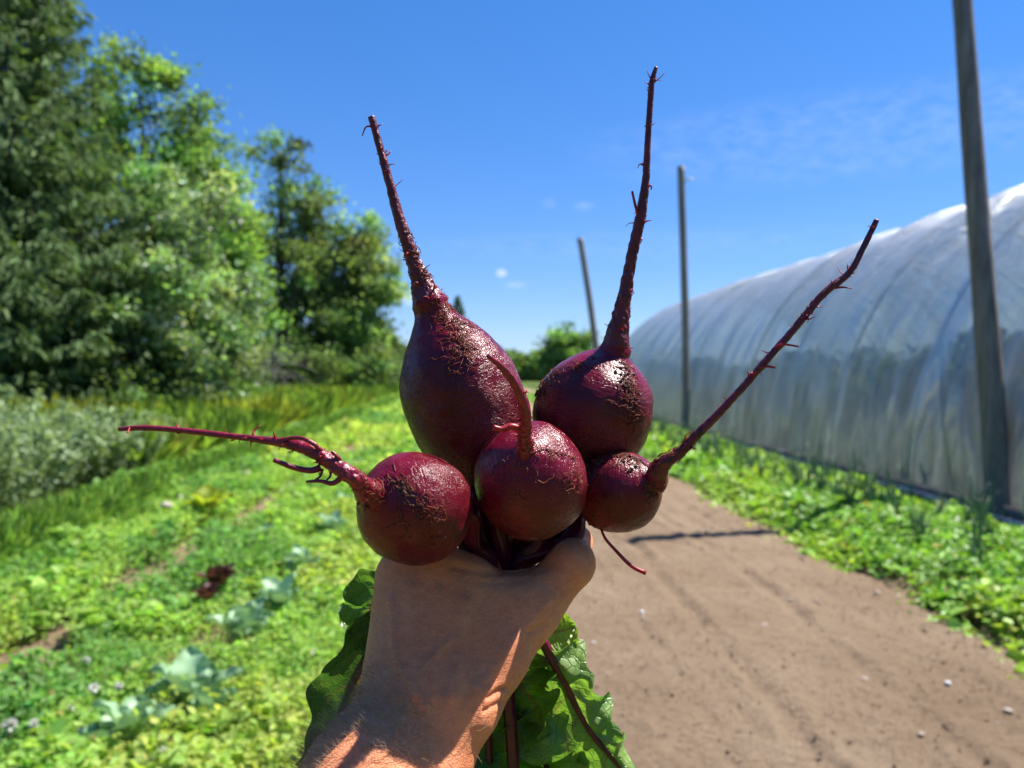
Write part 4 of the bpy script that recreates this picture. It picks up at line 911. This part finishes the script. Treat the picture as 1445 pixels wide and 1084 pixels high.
def stem(bt, k, via, after, r=.0032, leaf=None, r1=.0022, mat=None):
    root, O, a, hl0 = bt; rng = np.random.default_rng(int(abs(O[0]) * 1e5) + k)
    crown = O - a * hl0 * .93; side = unit(np.cross(a, rng.normal(size=3)))
    pts = [crown + side * .004, crown - a * .010 + side * .006] + [P(*q) for q in via] + [P(*q) for q in after]
    n = 90; c = smooth_path(pts, n); rad = np.interp(np.linspace(0, 1, n), [0, .1, .5, .8, 1], [r * 1.35, r * 1.15, r, (r + r1) / 2, r1])
    V, Q, T, nr = ring_mesh(c, rad, 18); an = np.tile(np.arange(18), n)
    V[:n * 18] += nr * (rad.repeat(18) * .13 * np.cos(an / 18 * 6.283 * 6))[:, None]
    o = put(mesh('stem', V, [Q, T], mat or M_STEM, root))
    if leaf:
        lf = leaf_blade(**{**leaf, 'parent': o})
    return o
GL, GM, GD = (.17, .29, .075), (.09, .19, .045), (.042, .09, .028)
def pl(*q): return np.array([P(*x) for x in q])
# right hand leaves
stem(E, 1, [(800, 766, .466), (742, 792, .466)], [(738, 850, .474), (766, 905, .482), (800, 968, .487), (832, 1030, .49), (866, 1072, .492), (905, 1120, .495)], .0030, r1=.0012,
     leaf=dict(mid=pl((772, 918, .484), (800, 968, .4865), (832, 1030, .489), (866, 1072, .491), (905, 1125, .494)), wl=.018, wr=.046, roll=(-40, -5, 15), col=GL, seed=4, cup=-.2, ruf=.24, crump=.013))
stem(E, 2, [(790, 772, .468), (735, 798, .468)], [(730, 850, .480), (755, 880, .492), (778, 888, .496)], .0022, r1=.0009,
     leaf=dict(mid=pl((764, 900, .492), (780, 893, .495), (795, 890, .497), (812, 884, .499)), wl=.018, wr=.021, roll=15, col=(.24, .36, .06), seed=7, cup=.2, ruf=.05, lobes=.05, crump=.002))
stem(D, 1, [(745, 770, .464), (722, 795, .466)], [(716, 860, .478), (716, 960, .486), (722, 1040, .49), (726, 1120, .494)], .0038, r1=.0034,
     leaf=dict(mid=pl((724, 1100, .494), (735, 1160, .496), (745, 1230, .5)), wl=.03, wr=.03, roll=0, col=GM, seed=3))
stem(D, 2, [(735, 775, .468), (712, 797, .470)], [(704, 860, .484), (712, 930, .500), (760, 960, .508), (805, 985, .512)], .003, r1=.001,
     leaf=dict(mid=pl((778, 962, .502), (812, 978, .504), (832, 1012, .506), (846, 1062, .508)), wl=.011, wr=.012, roll=(20, -15), col=GL, seed=9, cup=.3, ruf=.2))
stem(B, 1, [(780, 745, .474), (728, 790, .472)], [(712, 860, .488), (722, 940, .496), (738, 985, .498)], .003, r1=.001,
     leaf=dict(mid=pl((716, 930, .492), (738, 970, .494), (760, 1000, .492), (772, 1040, .49)), wl=.022, wr=.024, roll=(40, -10, -50), col=(.11, .19, .035), seed=13, cup=.5, ruf=.28, crump=.012, label='crumpled pale leaf blade with brown edges'))
stem(B, 2, [(770, 750, .478), (715, 795, .476)], [(700, 870, .492), (720, 980, .502), (760, 1060, .506), (790, 1120, .51)], .003, r1=.0012,
     leaf=dict(mid=pl((712, 960, .502), (740, 1020, .505), (770, 1080, .508), (800, 1150, .51)), wl=.034, wr=.04, roll=(10, -15), col=GM, seed=17, cup=.2, ruf=.2))
# dark leaves on the left, behind the wrist
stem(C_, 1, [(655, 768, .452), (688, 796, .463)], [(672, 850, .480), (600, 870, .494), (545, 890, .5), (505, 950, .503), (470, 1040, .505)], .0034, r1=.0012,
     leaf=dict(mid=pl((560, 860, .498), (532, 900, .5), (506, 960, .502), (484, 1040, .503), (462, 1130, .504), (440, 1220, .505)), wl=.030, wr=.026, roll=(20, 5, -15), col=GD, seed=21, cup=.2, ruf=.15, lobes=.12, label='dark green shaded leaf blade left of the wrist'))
stem(C_, 2, [(660, 775, .456), (684, 800, .467)], [(668, 860, .49), (600, 850, .498), (540, 855, .503), (515, 880, .504)], .003, r1=.001,
     leaf=dict(mid=pl((572, 838, .5), (540, 842, .502), (520, 860, .503), (506, 912, .503)), wl=.016, wr=.020, roll=(-20, 20), col=GM, seed=23, cup=.3, ruf=.25))
stem(A, 1, [(672, 735, .462), (694, 795, .468)], [(690, 860, .488), (688, 960, .497), (690, 1050, .5), (694, 1130, .5)], .0036, r1=.0016,
     leaf=dict(mid=pl((690, 985, .502), (692, 1050, .503), (694, 1120, .504), (690, 1190, .505)), wl=.034, wr=.03, roll=(0, 15), col=GM, seed=27))
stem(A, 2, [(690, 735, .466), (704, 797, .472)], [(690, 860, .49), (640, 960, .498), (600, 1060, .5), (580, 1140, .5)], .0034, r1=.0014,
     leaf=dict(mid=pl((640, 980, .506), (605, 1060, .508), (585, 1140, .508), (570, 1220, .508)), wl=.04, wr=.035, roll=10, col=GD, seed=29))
for (bt, k, via) in [(C_, 5, [(658, 760, .448), (682, 792, .458)]), (C_, 6, [(668, 770, .446), (696, 794, .456)]), (D, 5, [(760, 765, .458), (735, 789, .461)]), (E, 5, [(810, 758, .462), (752, 786, .461)]), (E, 6, [(795, 768, .46), (728, 795, .46)]),
                     (A, 5, [(700, 740, .458), (712, 793, .461)]), (B, 5, [(790, 738, .47), (740, 782, .466)]), (D, 6, [(728, 764, .470), (700, 792, .474)]), (D, 7, [(742, 766, .474), (716, 790, .478)]), (D, 8, [(716, 760, .462), (694, 786, .468)]), (E, 7, [(805, 764, .472), (745, 790, .474)]), (E, 8, [(790, 762, .476), (738, 780, .480)]), (B, 6, [(770, 742, .482), (728, 776, .484)]), (C_, 7, [(664, 766, .46), (690, 790, .474)]), (A, 7, [(668, 698, .459), (665, 745, .456), (686, 790, .463)]), (A, 8, [(676, 700, .464), (674, 750, .462), (694, 792, .468)])]:
    stem(bt, k, via, [(GRIP[0] + (via[-1][0] - GRIP[0]) * .5, 835, .474), (GRIP[0] - 10, 900, .49), (GRIP[0] - 20 + 4 * k, 990, .5)], .0042)

# ------------------------------------------------------------------ the hand and forearm (one continuous skin)
def cone(p, a, b, ra, rb):
    pa = p - a; ba = b - a; L2 = float(ba @ ba); h = np.clip(pa @ ba / L2, 0, 1)
    return np.sqrt(((pa - h[:, None] * ba) ** 2).sum(1)) - (ra + (rb - ra) * h)
def smin(x, y, k):
    h = np.clip(.5 + .5 * (y - x) / k, 0, 1); return y + (x - y) * h - k * h * (1 - h)
PR = []       # (group k, a, b, ra, rb)
def add(k, a, b, ra, rb): PR.append((k, P(*a).astype(np.float32), P(*b).astype(np.float32), ra / 1000, rb / 1000))
# forearm: two bones side by side, running down and back towards the viewer
add(.02, (571, 1005, .408), (517, 1098, .380), 23, 26.5); add(.02, (640, 1004, .407), (570, 1100, .396), 21, 27.5)
add(.02, (517, 1098, .380), (335, 1440, .295), 27, 34); add(.02, (570, 1100, .396), (450, 1460, .318), 28, 34)
add(.02, (335, 1440, .295), (60, 2250, .18), 34, 43); add(.02, (450, 1460, .318), (150, 2300, .18), 34, 42)
# back of the hand
add(.016, (623, 990, .408), (660, 822, .438), 18, 13.5); add(.016, (603, 990, .406), (618, 806, .437), 18.5, 14)
add(.016, (588, 990, .407), (580, 806, .441), 18.5, 14); add(.016, (574, 990, .411), (567, 862, .453), 19, 14)
add(.016, (574, 985, .411), (566, 815, .446), 18, 13)
# thumb
add(.013, (655, 976, .414), (738, 866, .438), 20.5, 15); add(.008, (738, 866, .438), (807, 796, .449), 15, 12.2); add(.008, (807, 796, .449), (812, 764, .482), 12.2, 9.5); add(.006, (812, 764, .482), (790, 762, .496), 9.5, 7.5)
# web and palm
add(.015, (655, 826, .438), (770, 842, .444), 8.5, 8.5); add(.015, (672, 880, .43), (742, 872, .438), 13, 12); add(.015, (640, 900, .430), (700, 930, .425), 16, 14); add(.015, (650, 850, .437), (730, 850, .440), 10, 9)
# folds of skin at the wrist, below the thumb
for (x, y, r_) in ((699, 962, 6.4), (698, 981, 5.6), (692, 998, 5.6)): add(.0035, (x, y, .412), (x - 30, y + 14, .398), r_, 6.5)
# fingers hooked round the stems behind
FG = [[(660, 822, .438), (662, 812, .476), (700, 824, .5), (726, 846, .484)], [(618, 806, .437), (622, 822, .484), (668, 846, .508), (704, 872, .492)],
      [(580, 806, .441), (588, 848, .484), (640, 880, .508), (682, 902, .49)], [(567, 862, .453), (580, 898, .484), (620, 918, .502), (655, 930, .488)]]
RD = [(12.5, 10.2, 8.8, 7.6), (13, 10.4, 9, 7.8), (12.5, 9.8, 8.4, 7.2), (11.5, 8.6, 7.4, 6.4)]
def sdf(p):
    d = None
    for (k, a, b, ra, rb) in PR:
        e = cone(p, a, b, ra, rb); d = e if d is None else smin(d, e, k)
    fs = []
    for f, r_ in zip(FG, RD):
        e = None
        for i in range(3):
            q = cone(p, P(*f[i]).astype(np.float32), P(*f[i + 1]).astype(np.float32), r_[i] / 1000, r_[i + 1] / 1000); e = q if e is None else smin(e, q, .004)
        fs.append(e)
    fm = fs[0]
    for e in fs[1:]: fm = smin(fm, e, .0018)
    return smin(d, fm, .007)
def surface_nets(fn, lo, hi, h, blk=4):
    lo = np.array(lo); nb = np.ceil((np.array(hi) - lo) / (h * blk)).astype(int); n = nb * blk
    cc = np.stack(np.meshgrid(*[lo[i] + (np.arange(nb[i]) + .5) * h * blk for i in range(3)], indexing='ij'), -1).reshape(-1, 3).astype(np.float32)
    dc = fn(cc).reshape(nb); Fv = dc.repeat(blk, 0).repeat(blk, 1).repeat(blk, 2).astype(np.float32)
    msk = (np.abs(dc) < h * blk * 1.6).repeat(blk, 0).repeat(blk, 1).repeat(blk, 2); ii = np.argwhere(msk)
    pts = (lo + ii * h).astype(np.float32)
    Fv[ii[:, 0], ii[:, 1], ii[:, 2]] = fn(pts); S = Fv < 0
    c8 = [(a, b, c) for a in (0, 1) for b in (0, 1) for c in (0, 1)]
    sl = lambda A, o: A[o[0]:A.shape[0] - 1 + o[0], o[1]:A.shape[1] - 1 + o[1], o[2]:A.shape[2] - 1 + o[2]]
    cnt = sum(sl(S, o).astype(np.int8) for o in c8); act = (cnt > 0) & (cnt < 8); ids = np.argwhere(act); idx = -np.ones(act.shape, np.int64); idx[act] = np.arange(len(ids))
    val = {o: sl(Fv, o)[act] for o in c8}; acc = np.zeros((len(ids), 3)); m = np.zeros(len(ids))
    for o in c8:
        for axx in range(3):
            if o[axx]: continue
            o2 = tuple(o[i] + (i == axx) for i in range(3)); a, b = val[o], val[o2]; cr_ = (a < 0) != (b < 0); t = np.where(cr_, a / (a - b + 1e-12), 0)
            pt = np.tile(np.array(o, float), (len(ids), 1)); pt[:, axx] += t; acc[cr_] += pt[cr_]; m += cr_
    V = lo + (ids + acc / m[:, None]) * h; Fs = []
    for axx in range(3):
        b, c = (axx + 1) % 3, (axx + 2) % 3; s0 = [slice(None)] * 3; s1 = [slice(None)] * 3; s0[axx] = slice(0, -1); s1[axx] = slice(1, None)
        e = np.argwhere(S[tuple(s0)] != S[tuple(s1)]); e = e[(e[:, b] > 0) & (e[:, c] > 0) & (e[:, b] < idx.shape[b]) & (e[:, c] < idx.shape[c]) & (e[:, axx] < idx.shape[axx])]
        def at(db, dc_): q = e.copy(); q[:, b] += db; q[:, c] += dc_; return idx[q[:, 0], q[:, 1], q[:, 2]]
        q = np.stack([at(-1, -1), at(0, -1), at(0, 0), at(-1, 0)], -1); inv = ~S[e[:, 0], e[:, 1], e[:, 2]]; q[inv] = q[inv][:, ::-1]; Fs.append(q)
    Fq = np.concatenate(Fs); return V, Fq[(Fq >= 0).all(1)]
allp = np.array([x for pr in PR for x in (pr[1], pr[2])] + [P(*q) for f in FG for q in f]); lo_, hi_ = allp.min(0) - .045, allp.max(0) + .045
HV, HF = surface_nets(sdf, lo_, hi_, .0013)
def grad(V, e=.0009):
    return unit(np.stack([sdf((V + np.eye(3)[i] * e).astype(np.float32)) - sdf((V - np.eye(3)[i] * e).astype(np.float32)) for i in range(3)], -1))
HN = grad(HV); HV = HV - HN * sdf(HV.astype(np.float32))[:, None]; HN = grad(HV)
hp, hd = proj(HV); front_ = ((HV - CAMP) * HN).sum(1) < .02
def groove(pts, width, depth):
    """press a crease (or raise a tendon) into the skin along a line drawn on it"""
    c = smooth_path(np.array([(x, y, 0) for x, y in pts], float), 40)[:, :2]; d = np.sqrt(((hp[:, None] - c[None]) ** 2).sum(-1)).min(1)
    return np.exp(-(d / width) ** 2) * depth * front_
disp = np.zeros(len(HV))
for pts, wd, dp in [([(768, 882), (756, 889), (742, 893)], 4, -.0009), ([(772, 872), (760, 877)], 3, -.0004), ([(716, 972), (704, 975), (690, 984)], 3.2, -.0012), ([(714, 990), (700, 994), (684, 1003)], 3, -.001), ([(700, 957), (690, 965)], 3, -.0006),
                    ([(640, 800), (680, 806), (720, 806), (770, 800)], 6, -.0010), ([(650, 815), (700, 822), (745, 815)], 7, -.0005),
                    ([(640, 985), (650, 920), (656, 850)], 9, .0009), ([(612, 985), (616, 900), (618, 835)], 9, .0007), ([(590, 980), (584, 900), (580, 830)], 9, .0006),
                    ([(690, 955), (730, 900), (775, 845)], 9, .0007), ([(600, 1000), (560, 930), (552, 850)], 6, .0006), ([(545, 1060), (575, 1000), (600, 940), (640, 900)], 5, .0005)]:
    disp += groove(pts, wd, dp * (1.9 if dp > 0 else 1.4))
disp += .00045 * fbm(HV * 70, 3, 3) + .00012 * fbm(HV * 330, 2, 4)
HV = HV + HN * disp[:, None]
def skin_mat():
    m, nt = new_mat('skin'); co = obj_co(nt)
    n = noise(nt, 26, 4, .6, co); n2 = noise(nt, 240, 5, .7, co)
    c = ramp(nt, n.outputs[0], [(.3, (.80, .25, .115)), (.5, (.87, .30, .14)), (.72, (.89, .345, .172))])
    c = mix(nt, .35, c, ramp(nt, n2.outputs[0], [(.34, (.72, .64, .6)), (.54, (1.05, 1.02, 1.0))]), 'MULTIPLY')
    v = N(nt, 'ShaderNodeTexVoronoi'); v.inputs['Scale'].default_value = 95; nt.links.new(co, v.inputs['Vector'])
    fr = M(nt, 'MULTIPLY', ramp(nt, v.outputs['Distance'], [(.05, 1.0), (.12, 0.0)]), M(nt, 'GREATER_THAN', n2.outputs[0], .56)); c = mix(nt, M(nt, 'MULTIPLY', fr, .35), c, (.25, .11, .07))
    mp = N(nt, 'ShaderNodeMapping'); mp.inputs['Scale'].default_value = (1, 1, 2.6); mp.inputs['Rotation'].default_value = (0, R(28), 0); nt.links.new(co, mp.inputs[0])
    v2 = N(nt, 'ShaderNodeTexVoronoi', feature='DISTANCE_TO_EDGE'); v2.inputs['Scale'].default_value = 380; nt.links.new(mp.outputs[0], v2.inputs['Vector'])
    w2 = noise(nt, 210, 5, .65, mp.outputs[0], 1.2)
    ln = M(nt, 'SUBTRACT', 1.0, M(nt, 'MULTIPLY', v2.outputs['Distance'], 9.0), True); c = mix(nt, M(nt, 'MULTIPLY', ln, .20), c, (.30, .085, .045))  # wrinkle lines darkened in the colour, crease shade the bump barely gives
    w3 = noise(nt, 55, 6, .7, mp.outputs[0], 1.5); c = mix(nt, .5, c, ramp(nt, w3.outputs[0], [(.34, (.86, .74, .72)), (.62, (1.08, 1.06, 1.05))]), 'MULTIPLY')
    p = bsdf(nt, rough=.5, spec=.3); nt.links.new(c, p.inputs['Base Color'])
    p.inputs['Subsurface Weight'].default_value = .2; p.inputs['Subsurface Radius'].default_value = (.0085, .003, .0015); p.inputs['Subsurface Scale'].default_value = 1
    h = M(nt, 'ADD', M(nt, 'MULTIPLY', M(nt, 'MINIMUM', v2.outputs['Distance'], .12), 3.2), M(nt, 'ADD', M(nt, 'MULTIPLY', w2.outputs[0], 1.4), M(nt, 'MULTIPLY', w3.outputs[0], 1.2)))
    nt.links.new(bump(nt, h, .6, .0010), p.inputs['Normal']); out(nt, p.outputs[0]); return m
person = mesh('person', HV, HF, skin_mat())
tag(person, 'left hand and bare hairy forearm gripping the bunch of beets by its stems', 'person')
# fine hair on the forearm and wrist
rng = np.random.default_rng(4); b = MB()
cand = np.nonzero((hp[:, 1] > 930) & (hp[:, 1] < 1120) & (hd < .43))[0]
axd = unit(P(500, 1100, .37) - P(600, 1000, .405)); lf = cdir(-1, .25, .1); cntr = 0
for i in rng.choice(cand, min(3600, len(cand)), replace=False):
    wgt = np.clip((640 - hp[i, 0]) / 120, 0.08, 1) * np.clip((hp[i, 1] - 930) / 70, .05, 1)
    if rng.random() > wgt: continue
    L = rng.uniform(.005, .012); nn = HN[i]; d = unit(nn * .55 + lf * .75 - axd * rng.uniform(-.25, .4) + rng.normal(size=3) * .22); p0 = HV[i]
    p1 = p0 + d * L * .5; d2 = unit(d - nn * .35 + rng.normal(size=3) * .2 + np.array((0, 0, .12))); p2 = p1 + d2 * L * .5
    b.tube([p0, p1, p2], .00010, .00003, seg=3, n=6); cntr += 1
o = b.build('arm_hair', plain('body_hair', (.42, .26, .12), (.65, .45, .25), .4, 200, .4), person); tag(o, kind='stuff')
